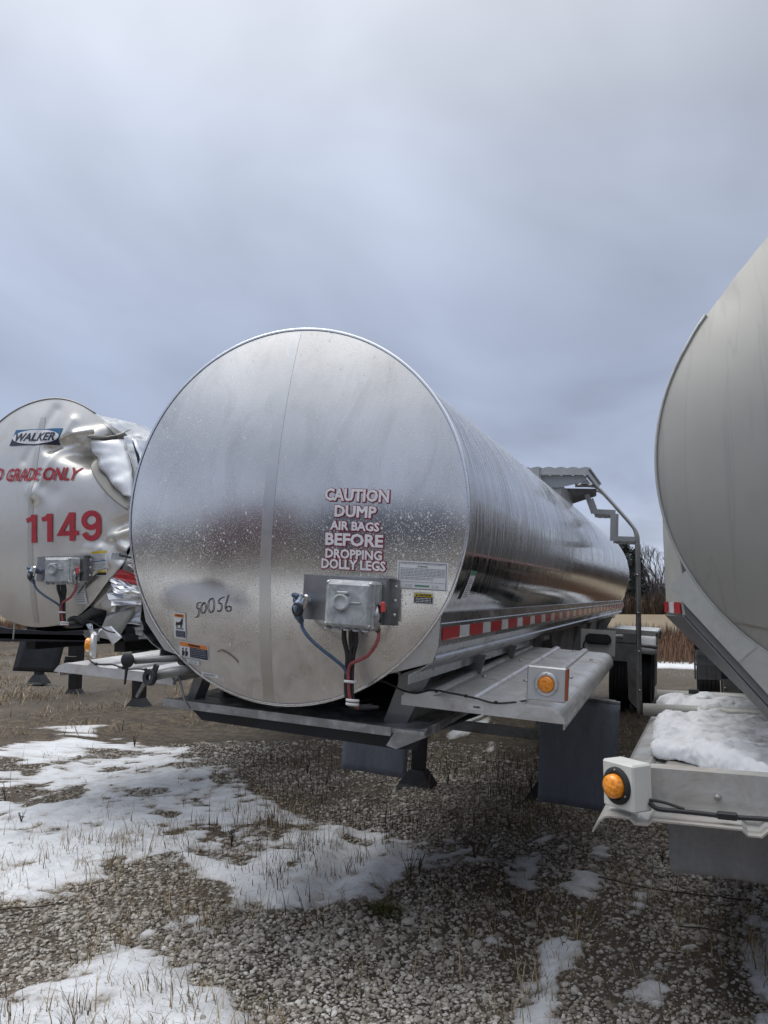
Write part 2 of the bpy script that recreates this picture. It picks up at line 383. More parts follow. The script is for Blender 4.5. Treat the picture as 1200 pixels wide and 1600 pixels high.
M['navy_decal'] = paint('navy_decal', (.02, .03, .06), .5, .1)
M['amber'] = None
m, t, b = mat('amber_lens'); n = t.vor(oc(t), 70)
t.set(b.inputs['Base Color'], t.ramp(n, [(.1, (.80, .20, .01)), (.6, (.98, .36, .02))])); b.inputs['Roughness'].default_value = .2; b.inputs['Coat Weight'].default_value = .6
b.inputs['Subsurface Weight'].default_value = .25; b.inputs['Subsurface Radius'].default_value = (.02, .01, .003); bump(t, b, n, .7, .004); M['amber'] = m
M['orange_refl'] = paint('orange_reflector', (.42, .09, .02), .35, .2, 30, .4)
M['red_lens'] = paint('dull_red_lens', (.12, .02, .015), .35, .2, 10, .4)
M['blue_hose'] = paint('blue_hose', (.045, .085, .15), .5, .45, 25)
M['red_hose'] = paint('red_hose', (.27, .06, .06), .5, .45, 25)
M['blue_metal'] = metal('blue_anodised_coupling', (.13, .18, .27), .4, .6, .5, 30, (.4, .41, .42), .5, dscale=30)
M['red_plastic'] = paint('red_plastic_tag', (.55, .06, .06), .45, .1)
M['loom'] = paint('black_loom', (.02, .02, .022), .5, .3, 30)
M['tie'] = paint('white_zip_tie', (.6, .6, .6), .5, .1)
M['foil'] = metal('crumpled_bright_aluminium', (.80, .81, .83), .22, 1, .08, 8)
M['white_wrap'] = metal('torn_sheet_inside', (.84, .85, .87), .45, .55, .06, 8)
M['head_l'] = metal('satin_aluminium_head', (.74, .72, .68), .36, .88, .06, 2.5, (.60, .58, .54), .4, dscale=2)
M['torn'] = metal('torn_edge_metal', (.30, .29, .27), .5, .8, .15, 8)
M['ladder'] = metal('ladder_aluminium', (.42, .42, .41), .45, .85, .15, 5)
M['paint_white'] = paint('off_white_lamp_housing', (.60, .60, .56), .5, .08, 10)
M['lamp_alu'] = metal('lamp_bracket_aluminium', (.62, .63, .63), .45, .6, .1, 6)
# ------------------------------------------------------------------ trailers
def frame_root(name, cen, roll, yaw, label, group):
    th, ps = R_(roll), R_(yaw)
    Rm = Matrix.Rotation(ps, 3, 'Z') @ Matrix.Rotation(th, 3, 'Y')
    o = Vector(cen) - Rm @ Vector((0, 0, cen[2]))
    r = empty(name, o, Rm.to_euler()); tag(r, label, 'trailer', group); return r
def head_y(x, z, R, zc, b): 
    q = min(1.0, ((x)**2+(z-zc)**2)/R**2); return -b*(1-q)
def make_head(name, R, zc, b, material, parent, dent=None, nr=40, na=128):
    mb = MB(); vs = []; fs = []
    for i in range(nr+1):
        r = R*i/nr
        for k in range(na):
            a = 2*PI*k/na; x = r*math.cos(a); zz = zc+r*math.sin(a); y = head_y(x, zz, R, zc, b)
            if dent: x, y, zz = dent(x, y, zz)
            vs.append((x, y, zz))
    for i in range(nr):
        for k in range(na): fs.append((i*na+k, i*na+(k+1) % na, (i+1)*na+(k+1) % na, (i+1)*na+k))
    mb.add(vs, fs, True); return mb.build(name, material, parent)
def make_barrel(R, zc, y0, y1, material, parent, name='barrel', rings=(), na=144, tail_b=.22, dent=None, ny=40):
    mb = MB()
    prof = [(R, y0)]
    for k in range(1, ny): prof.append((R, y0+(y1-y0)*k/ny))
    prof += [(R, y1)] + [(R*math.cos(t*PI/2/8)*1.0, y1+tail_b*math.sin(t*PI/2/8)) for t in range(1, 8)] + [(.01, y1+tail_b)]
    vs = []
    for r, y in prof:
        for k in range(na):
            a = 2*PI*k/na; p = (r*math.cos(a), y, zc+r*math.sin(a)); vs.append(dent(*p) if dent else p)
    n = len(prof)
    mb.add(vs, [(i*na+k, i*na+(k+1) % na, (i+1)*na+(k+1) % na, (i+1)*na+k) for i in range(n-1) for k in range(na)], True)
    o = mb.build(name, material, parent)
    for yr in rings:
        rb = MB(); rb.lathe([(R+.001, yr-.022), (R+.008, yr-.014), (R+.008, yr+.014), (R+.001, yr+.022)], (0, 0, zc), (0, 1, 0), 144)
        rb.build('weld_band', material, parent)
    return o
def rim(R, zc, mt, parent, w=.012):
    mb = MB(); mb.lathe([(R-.004, -.004), (R+.006, -.006), (R+.010, 0), (R+.008, w), (R-.002, w+.002)], (0, 0, zc), (0, 1, 0), 144)
    return mb.build('head_rim', mt, parent)

def text_mesh(body, size, mt, parent, name, centre, surf, width=None, bold=0.0, shear=0.0, lift=.004, rot=0.0, height=None, sp=1.0, res=2):
    """flat print on a surface: text outline filled and laid on the surface y = surf(x, z)"""
    cu = bpy.data.curves.new(name, 'FONT'); cu.body = body; cu.size = size; cu.bevel_depth = bold*1.35; cu.bevel_resolution = 0; cu.shear = shear
    cu.align_x = 'CENTER'; cu.align_y = 'CENTER'; cu.resolution_u = res; cu.space_character = sp; cu.fill_mode = 'FRONT'
    ob = bpy.data.objects.new(name, cu); COL.objects.link(ob)
    dg = bpy.context.evaluated_depsgraph_get(); me = bpy.data.meshes.new_from_object(ob.evaluated_get(dg))
    bpy.data.objects.remove(ob); bpy.data.curves.remove(cu)
    co = np.zeros(len(me.vertices)*3, dtype=np.float32); me.vertices.foreach_get('co', co); co = co.reshape(-1, 3)
    x0, x1 = co[:, 0].min(), co[:, 0].max(); y0, y1 = co[:, 1].min(), co[:, 1].max()
    sx = (width/(x1-x0)) if width else 1.0; sy = (height/(y1-y0)) if height else sx
    out = np.zeros_like(co); c, s = math.cos(rot), math.sin(rot)
    for i in range(len(co)):
        u = (co[i, 0]-(x0+x1)/2)*sx; v = (co[i, 1]-(y0+y1)/2)*sy
        X = centre[0]+u*c-v*s; Z = centre[1]+u*s+v*c; out[i] = (X, surf(X, Z)-lift-max(-.0004, min(.0004, co[i, 2]*.3)), Z)
    me.vertices.foreach_set('co', out.ravel()); me.materials.clear(); me.materials.append(mt); me.name = name; me.update()
    o = bpy.data.objects.new(name, me); COL.objects.link(o)
    if parent: o.parent = parent
    return o
def quad_decal(x0, z0, x1, z1, surf, lift, mt, parent, name, n=6, rot=0.0, shear=0.0):
    cxx, cz = (x0+x1)/2, (z0+z1)/2; c, s = math.cos(rot), math.sin(rot)
    def f(u, v):
        a, b = (x0+(x1-x0)*u-cxx), (z0+(z1-z0)*v-cz); a += shear*b
        X = cxx+a*c-b*s; Z = cz+a*s+b*c; return (X, surf(X, Z)-lift, Z)
    mb = MB(); mb.grid(f, n, n); return mb.build(name, mt, parent)
def polyline_ink(strokes, w, surf, lift, mt, parent, name):
    mb = MB()
    for st in strokes:
        P = smooth_path([(x, 0, z) for x, z in st], 5)
        for i in range(len(P)):
            a = P[max(0, i-1)]; b = P[min(len(P)-1, i+1)]; d = (b-a).normalized(); nrm = Vector((-d.z, 0, d.x))*w/2
            for sgn in (1, -1):
                q = P[i]+nrm*sgn; mb.v.append((q.x, surf(q.x, q.z)-lift, q.z))
        b0 = len(mb.v)-2*len(P)
        for i in range(len(P)-1): mb.f.append((b0+2*i, b0+2*i+1, b0+2*i+3, b0+2*i+2)); mb.sm.append(False)
    return mb.build(name, mt, parent)
def tape(root, pts_fn, n, y0, P, frac, h, side):
    """red and white blocks one by one along a skirt; pts_fn(y) -> (x, z_mid)"""
    meshes = {}
    for i in range(n):
        for j, (a, b, mk, nm) in enumerate(((0, frac, 'tape_red', 'red_tape_block'), (frac, 1, 'tape_white', 'white_tape_block'))):
            ya, yb = y0+(i+a)*P, y0+(i+b)*P-.001
            if mk not in meshes:
                mb = MB(); L = yb-ya; mb.box((0, 0, -h/2), (.0025*side, L, h/2))
                meshes[mk] = mb.build(nm, M[mk], root); o = meshes[mk]
            else: o = copy_part(meshes[mk], root)
            x, zm = pts_fn(ya); o.location = (x, ya, zm)
def lamp(root, c, size, normal, lens_r, housing_mat, ring='bezel', ring_mat=None, depth=.05, name='side_marker_lamp'):
    """square housing with round amber lens; housing box centre c"""
    mb = MB(); mb.obox(c, size, None, .006); h = mb.build('lamp_housing', housing_mat, root)
    nrm = Vector(normal); off = Vector(c)+Vector([abs(n)*s/2*(1 if n > 0 else -1 if n < 0 else 0) for n, s in zip(normal, size)])
    mb = MB(); mb.lathe([(lens_r*1.55, 0), (lens_r*1.52, .008), (lens_r*1.2, .012), (lens_r*1.04, .010), (lens_r*1.0, 0)], off, nrm, 32)
    mb.build('lamp_bezel', ring_mat or M['lamp_alu'], h)
    mb = MB(); mb.lathe([(lens_r, 0), (lens_r, depth*.55), (lens_r*.93, depth*.8), (lens_r*.6, depth*.95), (.001, depth)], off, nrm, 32)
    mb.build('amber_lens', M['amber'], h)
    up = Vector((0, 0, 1)); sd_ = nrm.cross(up).normalized()
    for a in (90, 210, 330):
        q = off+(sd_*math.cos(R_(a))+up*math.sin(R_(a)))*lens_r*1.32
        mb = MB(); mb.lathe([(.0035, .009), (.0035, .013), (.0005, .0135)], q, nrm, 8); mb.build('lamp_screw', M['torn'], h)
    return h
def fender_deck(root, x0, x1, y0, y1, z, mt, ribs, out_sign, lip=.055, name='fender', slope=0.0, curl=.06):
    """ribbed deck plate: profile across x, curls down at outer side"""
    pts = []
    inner, outer = (x0, x1) if out_sign > 0 else (x1, x0); s = out_sign; Wd = abs(x1-x0)
    pts.append((inner, z-.03)); pts.append((inner, z))
    for rb in ribs:
        xm = inner+s*rb
        pts += [(xm-s*.030, z), (xm-s*.022, z+.012), (xm-s*.010, z+.020), (xm+s*.010, z+.020), (xm+s*.022, z+.012), (xm+s*.030, z)]
    for k in range(0, 9):
        a = R_(90-k*100/8); pts.append((outer-s*curl+s*curl*math.cos(a), z-curl+curl*math.sin(a)))
    mb = MB(); n = len(pts); ny = 6; th = .006
    for j in range(ny+1):
        y = y0+(y1-y0)*j/ny
        for (x, zz) in pts: mb.v.append((x, y, zz+slope*(y-y0)))
    for j in range(ny):
        for i in range(n-1): mb.f.append((j*n+i, j*n+i+1, (j+1)*n+i+1, (j+1)*n+i)); mb.sm.append(False)
    o = mb.build(name, mt, root); md = o.modifiers.new('s', 'SOLIDIFY'); md.thickness = th; md.offset = -1 if s > 0 else -1
    return o, pts

def landing_leg(root, x, y, ztop, zbot, mat_top, mat_low, w=.11):
    mb = MB(); zm = zbot+(ztop-zbot)*.42
    mb.box((x-w*.62, y-w*.62, zm), (x+w*.62, y+w*.62, ztop), .008)
    o = mb.build('landing_leg', mat_top, root)
    mb = MB(); mb.box((x-w*.5, y-w*.5, zbot+.05), (x+w*.5, y+w*.5, zm+.02)); mb.build('inner_leg', mat_low, o)
    mb = MB()
    mb.add([(x-.17, y-.13, zbot), (x+.17, y-.13, zbot), (x+.17, y+.13, zbot), (x-.17, y+.13, zbot), (x-.15, y-.11, zbot+.035), (x+.15, y-.11, zbot+.035), (x+.15, y+.11, zbot+.035), (x-.15, y+.11, zbot+.035),
            (x-.07, y-.07, zbot+.16), (x+.07, y-.07, zbot+.16), (x+.07, y+.07, zbot+.16), (x-.07, y+.07, zbot+.16)],
           [(0, 1, 5, 4), (1, 2, 6, 5), (2, 3, 7, 6), (3, 0, 4, 7), (4, 5, 9, 8), (5, 6, 10, 9), (6, 7, 11, 10), (7, 4, 8, 11), (8, 9, 10, 11), (3, 2, 1, 0)])
    mb.build('foot_plate', mat_low, o)
    mb = MB(); mb.box((x-w*.8, y-w*.9, zm+.06), (x+w*.8, y-w*.62, zm+.22), .006); mb.build('gearbox', mat_top, o)
    mb = MB(); mb.tube([(x-w*.3, y-w*.9, zm+.16), (x-w*.3, y-w*1.5, zm+.16), (x-w*.3+.03, y-w*1.55, zm+.0), (x-w*.3+.03, y-w*2.1, zm-.01)], .010, 8); mb.build('crank_handle', mat_low, o)
    for k in range(4):
        mb = MB(); mb.lathe([(.009, 0), (.008, .008), (.0005, .009)], (x+(-.5+(k % 2))*w*.9, y-w*.62, ztop-.05-.09*(k//2)), (0, -1, 0), 6); mb.build('leg_bolt', M['bolt'], o)
    return o
def wheel(root, x, y, z, r=.50, w=.27, side=1, full=True):
    mb = MB(); h = w/2
    prof = [(r*.55, -h*.8), (r*.72, -h), (r*.93, -h*.95), (r*.985, -h*.78)]
    for k in range(5):
        t = -h*.72+k*h*.36; prof += [(r, t), (r, t+h*.27), (r-.014, t+h*.29), (r-.014, t+h*.34)]
    prof += [(r*.985, h*.78), (r*.93, h*.95), (r*.72, h), (r*.55, h*.8)]
    mb.lathe(prof, (x, y, z), (1, 0, 0), 40, False); o = mb.build('tyre', M['tyre'], root)
    mb = MB(); mb.lathe([(r*.56, -h*.7), (r*.56, h*.75), (r*.5, h*.8), (r*.42, h*.45), (r*.2, h*.5), (r*.18, h*.8), (.01, h*.82)], (x, y, z), (side, 0, 0), 24)
    mb.build('rim', M['frame'], o); return o

def skirts(root, R, zc, prof, y0, y1, mt, sides=(1, -1), name='side_skirt'):
    for s in sides:
        mb = MB(); pts = [(s*x, z) for x, z in prof]; n = len(pts)
        for y in (y0, y0+(y1-y0)*.5, y1):
            for p in pts: mb.v.append((p[0], y, p[1]))
        for j in range(2):
            for i in range(n-1): mb.f.append((j*n+i, j*n+i+1, (j+1)*n+i+1, (j+1)*n+i)); mb.sm.append(False)
        o = mb.build(name, mt, root); md = o.modifiers.new('s', 'SOLIDIFY'); md.thickness = .005; md.offset = 0

def front_panel(root, cx0, cz0, surf, sc=1.0, dz=0.0, dx=0.0, sz_=None):
    """electrical bracket, cast junction box, air couplings, hoses, loom. measured for the middle trailer, moved by dx, dz"""
    X = lambda v: v*sc+dx
    Z = lambda v: (v-1.70)*(sz_ or sc)+1.70+dz
    yb = -.105
    # bracket: folded hat plate with riveted flanges
    mb = MB(); mb.prism([(X(.150), -.085), (X(.178), -.085), (X(.182), -.128), (X(.568), -.128), (X(.572), -.085), (X(.612), -.085), (X(.612), -.080), (X(.577), -.080), (X(.573), -.122), (X(.177), -.122), (X(.173), -.080), (X(.150), -.080)], 'z', Z(1.612), Z(1.803))
    br = mb.build('coupling_bracket', M['bracket'], root)
    mb = MB(); mb.box((X(.176), -.127, Z(1.800)), (X(.574), -.085, Z(1.805))); mb.build('bracket_top', M['bracket'], br)
    for px in (.163, .594):
        for pz in (1.775, 1.715, 1.655):
            mb = MB(); mb.lathe([(.0085*sc, 0), (.008*sc, .004), (.004*sc, .007), (.0005, .008)], (X(px), -.085, Z(pz)), (0, -1, 0), 10)
            mb.build('rivet', M['bolt'], br)
    # junction box
    bx = MB(); bx.box((X(.330), -.225, Z(1.588)), (X(.552), -.128, Z(1.792)), .012)
    jb = bx.build('junction_box', M['castbox'], root)
    mb = MB(); mb.box((X(.342), -.243, Z(1.600)), (X(.542), -.222, Z(1.782)), .014); mb.build('box_cover', M['castbox'], jb)
    for px in (.346, .536):
        for pz in (1.606, 1.778):
            mb = MB(); mb.lathe([(.010*sc, 0), (.010*sc, .008), (.004*sc, .011), (.0005, .011)], (X(px), -.226, Z(pz)), (0, -1, 0), 8); mb.build('cover_bolt', M['bolt'], jb)
    mb = MB(); mb.lathe([(.036*sc, 0), (.036*sc, .016), (.031*sc, .022), (.026*sc, .022), (.024*sc, .018), (.0005, .018)], (X(.418), -.242, Z(1.700)), (0, -1, 0), 24)
    mb.box((X(.382), -.250, Z(1.696)), (X(.500), -.243, Z(1.704)), .002); mb.box((X(.414), -.250, Z(1.655)), (X(.422), -.243, Z(1.69)), .002)
    mb.box((X(.398), -.262, Z(1.733)), (X(.448), -.243, Z(1.745)), .003); mb.build('socket_cap', M['castbox'], jb)
    for k in range(5):
        mb = MB(); x = .338+k*.043; mb.box((X(x), -.232, Z(1.583)), (X(x+.026), -.21, Z(1.590)), .002); mb.build('box_lug', M['castbox'], jb)
    # left coupling (blue)
    g = MB(); g.lathe([(.018*sc, 0), (.018*sc, .05), (.024*sc, .055), (.024*sc, .075), (.014*sc, .08), (.0005, .08)], (X(.205), -.125, Z(1.69)), (-.25, -1, .1), 16)
    g.tube([(X(.205), -.19, Z(1.70)), (X(.20), -.205, Z(1.665)), (X(.197), -.195, Z(1.625)), (X(.205), -.175, Z(1.60))], [.022*sc, .026*sc, .018*sc, .012*sc], 12)
    lc = g.build('blue_air_coupling', M['blue_metal'], root)
    g = MB(); g.lathe([(.030*sc, 0), (.030*sc, .010), (.022*sc, .014), (.018*sc, .010), (.0005, .010)], (X(.205), -.215, Z(1.655)), (-.35, -1, -.1), 20); g.build('rubber_seal', M['rubber'], lc)
    g = MB(); g.obox((X(.232), -.212, Z(1.690)), (.022*sc, .02, .062*sc), Matrix.Rotation(.25, 3, 'Y'), .006); g.build('polished_clip', M['foil'], lc)
    g = MB(); g.obox((X(.182), -.2, Z(1.712)), (.035*sc, .03, .02*sc), Matrix.Rotation(.3, 3, 'Y'), .006); g.build('blue_cap', M['blue_hose'], lc)
    # right coupling (dark with red tag)
    g = MB(); g.lathe([(.016*sc, 0), (.016*sc, .045), (.022*sc, .05), (.02*sc, .065), (.0005, .065)], (X(.560), -.125, Z(1.685)), (.1, -1, 0), 16)
    g.tube([(X(.556), -.185, Z(1.690)), (X(.556), -.195, Z(1.650)), (X(.552), -.190, Z(1.61)), (X(.562), -.18, Z(1.588))], [.018*sc, .022*sc, .018*sc, .012*sc], 12)
    rc = g.build('red_air_coupling', M['bracket'], root)
    g = MB(); g.obox((X(.585), -.205, Z(1.690)), (.018*sc, .02, .044*sc), Matrix.Rotation(-.08, 3, 'Y'), .005); g.build('red_tag', M['red_plastic'], rc)
    g = MB(); g.obox((X(.570), -.198, Z(1.662)), (.012*sc, .014, .075*sc), Matrix.Rotation(-.12, 3, 'Y'), .004); g.build('dark_handle', M['black'], rc)
    # hoses
    def hose(pts, r, mt, nm, par=root, seg=10):
        mb = MB(); mb.tube(smooth_path([(X(x), y, Z(zz)) for x, y, zz in pts], 8), r*sc, seg); return mb.build(nm, mt, par)
    hose([(.206, -.175, 1.60), (.210, -.172, 1.575), (.245, -.18, 1.540), (.30, -.18, 1.500), (.365, -.17, 1.458), (.405, -.155, 1.425), (.423, -.15, 1.395)], .0075, M['blue_hose'], 'blue_air_hose')
    hose([(.563, -.18, 1.588), (.565, -.185, 1.56), (.552, -.19, 1.525), (.52, -.185, 1.485), (.47, -.175, 1.458), (.44, -.165, 1.440), (.430, -.160, 1.405), (.432, -.158, 1.37), (.438, -.155, 1.32), (.448, -.15, 1.285), (.475, -.135, 1.262)], .0075, M['red_hose'], 'red_air_hose')
    for i, (a, bb) in enumerate(((.405, .418), (.432, .436), (.440, .432), (.462, .446), (.452, .426))):
        hose([(a, -.175, 1.59), (a, -.165, 1.54), (bb, -.150, 1.47), (bb-.002, -.145, 1.38), (bb+.006, -.142, 1.30), (bb+.03, -.12, 1.262), (bb+.09, -.06, 1.262)], .0075 if i else .011, M['loom'], 'loom_cable', root, 8)
    for zt in (1.368, 1.292, 1.276):
        mb = MB(); xc = .437 if zt > 1.3 else .452
        mb.lathe([(.026*sc, -.006), (.029*sc, -.004), (.029*sc, .004), (.026*sc, .006)], (X(xc), -.148, Z(zt)), (0, .1, 1), 14); mb.build('cable_tie', M['tie'], root)
    return jb

# ============================================================ MIDDLE TRAILER
RR = .872; ZC = 2.084
GRP = 'tank trailers parked side by side on the gravel'
T = frame_root('tank_trailer', (-1.709, 3.268, ZC), 3.5, 0, 'shiny stainless tank trailer in the middle, its round end lettered with a caution', GRP)
BUL = .14
surfC = lambda x, z: head_y(x, z, RR, ZC, BUL)
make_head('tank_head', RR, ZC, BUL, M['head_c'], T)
make_barrel(RR-.004, ZC, .004, 11.25, M['barrel_c'], T, rings=())
rim(RR, ZC, M['foil'], T)
# weld seam: two fine ridges either side of a ground band
M['seam'] = metal('ground_weld_band', (.66, .66, .65), .30, .97, .06, 4)
mb = MB(); mb.grid(lambda u, v: ((lambda x, z: (x, surfC(x, z)-.0010, z))(-.008-.012*(1-v)-.028+.056*u, ZC-RR*.985+RR*1.97*v)), 5, 60); mb.build('weld_seam', M['seam'], T)
for dx in ():
    mb = MB(); mb.tube([((lambda x, z: (x, surfC(x, z)-.003, z))(-.010+dx-.012*(1-k/50), ZC-RR*.98+RR*1.96*k/50)) for k in range(51)], .0009, 5); mb.build('weld_bead', M['seam'], T)
# lettering
LINES = [('CAUTION', .399, 2.160, .286, .056, .5), ('DUMP', .399, 2.088, .186, .052, .5), ('AIR BAGS', .399, 2.025, .218, .040, .6), ('BEFORE', .399, 1.965, .256, .056, .5), ('DROPPING', .399, 1.903, .250, .042, .6), ('DOLLY LEGS', .399, 1.858, .284, .044, .6)]
for body, cx_, cz_, wd, ht, _ in LINES:
    text_mesh(body, .06, M['white_vinyl'], T, 'white_lettering', (cx_, cz_), surfC, wd, .0016, 0, .0064, 0, ht)
    text_mesh(body, .06, M['maroon_ink'], T, 'lettering_outline', (cx_+.001, cz_-.001), surfC, wd+.0075, .0038, 0, .0042, 0, ht+.0075)
# decals
def paper_decal(x0, z0, x1, z1, surf, root, nm, border=True):
    d = quad_decal(x0, z0, x1, z1, surf, .0045, M['paper'], root, nm)
    return d
d = paper_decal(.590, 1.766, .801, 1.888, surfC, T, 'notice_decal')
for (a, b_, c_, e_) in ((.597, 1.772, .599, 1.882), (.792, 1.772, .794, 1.882), (.597, 1.770, .794, 1.772), (.597, 1.880, .794, 1.882)):
    quad_decal(a, b_, c_, e_, surfC, .006, M['ink'], d, 'decal_border')
def fake_lines(x0, x1, z0, z1, n, surf, mt, par, hgt=.0022, seedv=1, nm='print_line', lift=.006):
    rr = random.Random(seedv)
    for i in range(n):
        zz = z1-(z1-z0)*i/max(1, n-1); 
        mb = MB(); x = x0
        while x < x1-.004:
            L = min(rr.uniform(.006, .022), x1-x); X0, X1 = x, x+L
            mb.add([(X0, surf(X0, zz)-lift, zz-hgt/2), (X1, surf(X1, zz)-lift, zz-hgt/2), (X1, surf(X1, zz)-lift, zz+hgt/2), (X0, surf(X0, zz)-lift, zz+hgt/2)], [(0, 1, 2, 3)]); x += L+.003
        mb.build(nm, mt, par)
text_mesh('ATTENTION', .01, M['ink'], d, 'decal_text', (.695, 1.866), surfC, .042, .0003, 0, .006, 0, .006)
fake_lines(.605, .785, 1.874, 1.876, 1, surfC, M['grey_ink'], d, .002, 3)
fake_lines(.604, .787, 1.826, 1.857, 6, surfC, M['grey_ink'], d, .0024, 4)
fake_lines(.604, .74, 1.812, 1.818, 2, surfC, M['grey_ink'], d, .0022, 5)
fake_lines(.604, .787, 1.798, 1.800, 1, surfC, M['grey_ink'], d, .0018, 6)
quad_decal(.665, 1.781, .725, 1.788, surfC, .006, M['green_ink'], d, 'green_print')
fake_lines(.625, .655, 1.780, 1.787, 2, surfC, M['grey_ink'], d, .0018, 8); fake_lines(.735, .765, 1.780, 1.787, 2, surfC, M['grey_ink'], d, .0018, 9)
d = paper_decal(.659, 1.708, .745, 1.757, surfC, T, 'caution_decal')
quad_decal(.664, 1.738, .740, 1.753, surfC, .006, M['yellow'], d, 'yellow_band'); quad_decal(.664, 1.712, .740, 1.7375, surfC, .006, M['ink'], d, 'black_band')
text_mesh('CAUTION', .01, M['ink'], d, 'decal_text', (.708, 1.7455), surfC, .052, .0005, 0, .0075, 0, .009)
mb = MB(); mb.add([(.668, surfC(.67, 1.74)-.0075, 1.741), (.680, surfC(.67, 1.74)-.0075, 1.741), (.674, surfC(.67, 1.74)-.0075, 1.751)], [(0, 1, 2)]); mb.build('warning_triangle', M['ink'], d)
fake_lines(.670, .734, 1.718, 1.732, 3, surfC, M['paper'], d, .0024, 12, lift=.0075)
# two warning decals lower left
rt = -.02
d = quad_decal(-.540, 1.466, -.466, 1.590, surfC, .0045, M['paper'], T, 'tall_warning_decal', rot=rt)
quad_decal(-.535, 1.568, -.472, 1.584, surfC, .006, M['orange'], d, 'orange_band', rot=rt); quad_decal(-.530, 1.473, -.470, 1.504, surfC, .006, M['navy_decal'], d, 'dark_band', rot=rt)
text_mesh('WARNING', .01, M['ink'], d, 'decal_text', (-.5035, 1.576), surfC, .045, .0004, 0, .0075, rt, .007)
mb = MB(); sil = [(-.528, 1.528), (-.524, 1.545), (-.510, 1.543), (-.496, 1.548), (-.488, 1.560), (-.482, 1.566), (-.478, 1.560), (-.482, 1.548), (-.482, 1.538), (-.486, 1.534), (-.490, 1.518), (-.495, 1.518), (-.497, 1.532), (-.515, 1.530), (-.519, 1.518), (-.524, 1.519), (-.522, 1.530)]
mb.add([(x, surfC(x, zz)-.0075, zz) for x, zz in sil], [tuple(range(len(sil)))]); mb.build('pictogram', M['ink'], d)
quad_decal(-.527, 1.512, -.478, 1.516, surfC, .0065, M['ink'], d, 'pictogram_base', rot=rt); fake_lines(-.525, -.474, 1.478, 1.499, 4, surfC, M['grey_ink'], d, .0025, 14, lift=.0075)
rt = -.045
d = quad_decal(-.512, 1.378, -.334, 1.452, surfC, .0045, M['paper'], T, 'wide_warning_decal', rot=rt)
quad_decal(-.508, 1.430, -.338, 1.449, surfC, .006, M['orange'], d, 'orange_band', rot=rt); quad_decal(-.446, 1.381, -.338, 1.429, surfC, .006, M['navy_decal'], d, 'dark_band', rot=rt)
text_mesh('WARNING', .01, M['ink'], d, 'decal_text', (-.418, 1.4395), surfC, .075, .0005, 0, .0075, rt, .010)
fake_lines(-.440, -.345, 1.390, 1.424, 5, surfC, M['grey_ink'], d, .0028, 15, lift=.0075)
for px, hgt in ((-.488, .030), (-.467, .024)):
    mb = MB(); mb.lathe([(.0005, 0), (.005, 0)], (px, surfC(px, 1.42)-.0075, 1.420), (0, -1, 0), 10); mb.add([(px-.008, surfC(px, 1.4)-.0075, 1.413), (px+.007, surfC(px, 1.4)-.0075, 1.414), (px+.009, surfC(px, 1.4)-.0075, 1.400), (px+.004, surfC(px, 1.4)-.0075, 1.386), (px-.006, surfC(px, 1.4)-.0075, 1.386)], [(0, 1, 2, 3, 4)]); mb.build('pictogram', M['ink'], d)
d = quad_decal(-.468, 1.350, -.395, 1.372, surfC, .0035, M['paper'], T, 'small_white_decal', rot=-.06); fake_lines(-.46, -.405, 1.357, 1.366, 2, surfC, M['grey_ink'], d, .003, 21)
d = quad_decal(-.385, 1.300, -.285, 1.318, surfC, .0035, M['paper'], T, 'thin_white_decal', rot=-.06); fake_lines(-.372, -.30, 1.307, 1.312, 2, surfC, M['grey_ink'], d, .003, 17)
# faded stain strokes
M['stain'] = paint('brown_stain', (.20, .16, .13), .6, .3, 20)
polyline_ink([[(-.28, 1.425), (-.25, 1.433), (-.215, 1.42), (-.18, 1.40), (-.165, 1.385)]], .007, surfC, .003, M['stain'], T, 'brown_scuff')
# handwritten 50056
def hw(pts, ox, oz, s): return [(ox+x*s, oz+zz*s*1.0) for x, zz in pts]
g5 = [(1.0, 1.95), (.45, 1.85), (.30, 1.25), (.62, 1.10), (.60, .45), (.30, .05), (.0, 0)]
gO = [(.62, 1.7), (.2, 1.3), (.1, .55), (.4, .2), (.85, .5), (1.0, 1.2), (.7, 1.75), (.4, 1.6)]
g0 = [(.5, 1.9), (.1, 1.5), (.0, .6), (.35, .1), (.8, .4), (.95, 1.3), (.7, 1.9), (.35, 1.85)]
g5b = [(1.2, 2.1), (.5, 1.75), (.35, 1.3), (.75, 1.15), (.8, .6), (.5, .2), (.1, .3)]
g6 = [(.85, 2.2), (.6, 1.5), (.35, .7), (.6, .15), (1.1, .2), (1.2, .6), (.8, .75), (.45, .5)]
S_ = .036
polyline_ink([hw(g5, -.405, 1.575, S_), hw(gO, -.372, 1.590, S_*.9), hw(g0, -.326, 1.600, S_), hw(g5b, -.278, 1.605, S_), hw(g6, -.240, 1.612, S_)], .0042, surfC, .0045, M['ink'], T, 'handwritten_number')
front_panel(T, 0, 0, surfC)
# side sticker on the barrel
def barrel_pt(R, zc, ang, y, lift=.003): return ((R+lift)*math.cos(ang), y, zc+(R+lift)*math.sin(ang))
mb = MB(); mb.grid(lambda u, v: barrel_pt(RR, ZC, R_(-24+9.5*v), .20+.10*u), 4, 8); st = mb.build('side_sticker', M['paper'], T)
mb = MB(); mb.grid(lambda u, v: barrel_pt(RR, ZC, R_(-15.9+1.4*v), .202+.096*u, .005), 4, 4); mb.build('green_band', M['green_ink'], st)
for k in range(9):
    mb = MB(); mb.grid(lambda u, v: barrel_pt(RR, ZC, R_(-17.2-.7*k+.22*v), .212+(.05+.02*(k % 3))*u, .005), 3, 2); mb.build('print_line', M['grey_ink'], st)
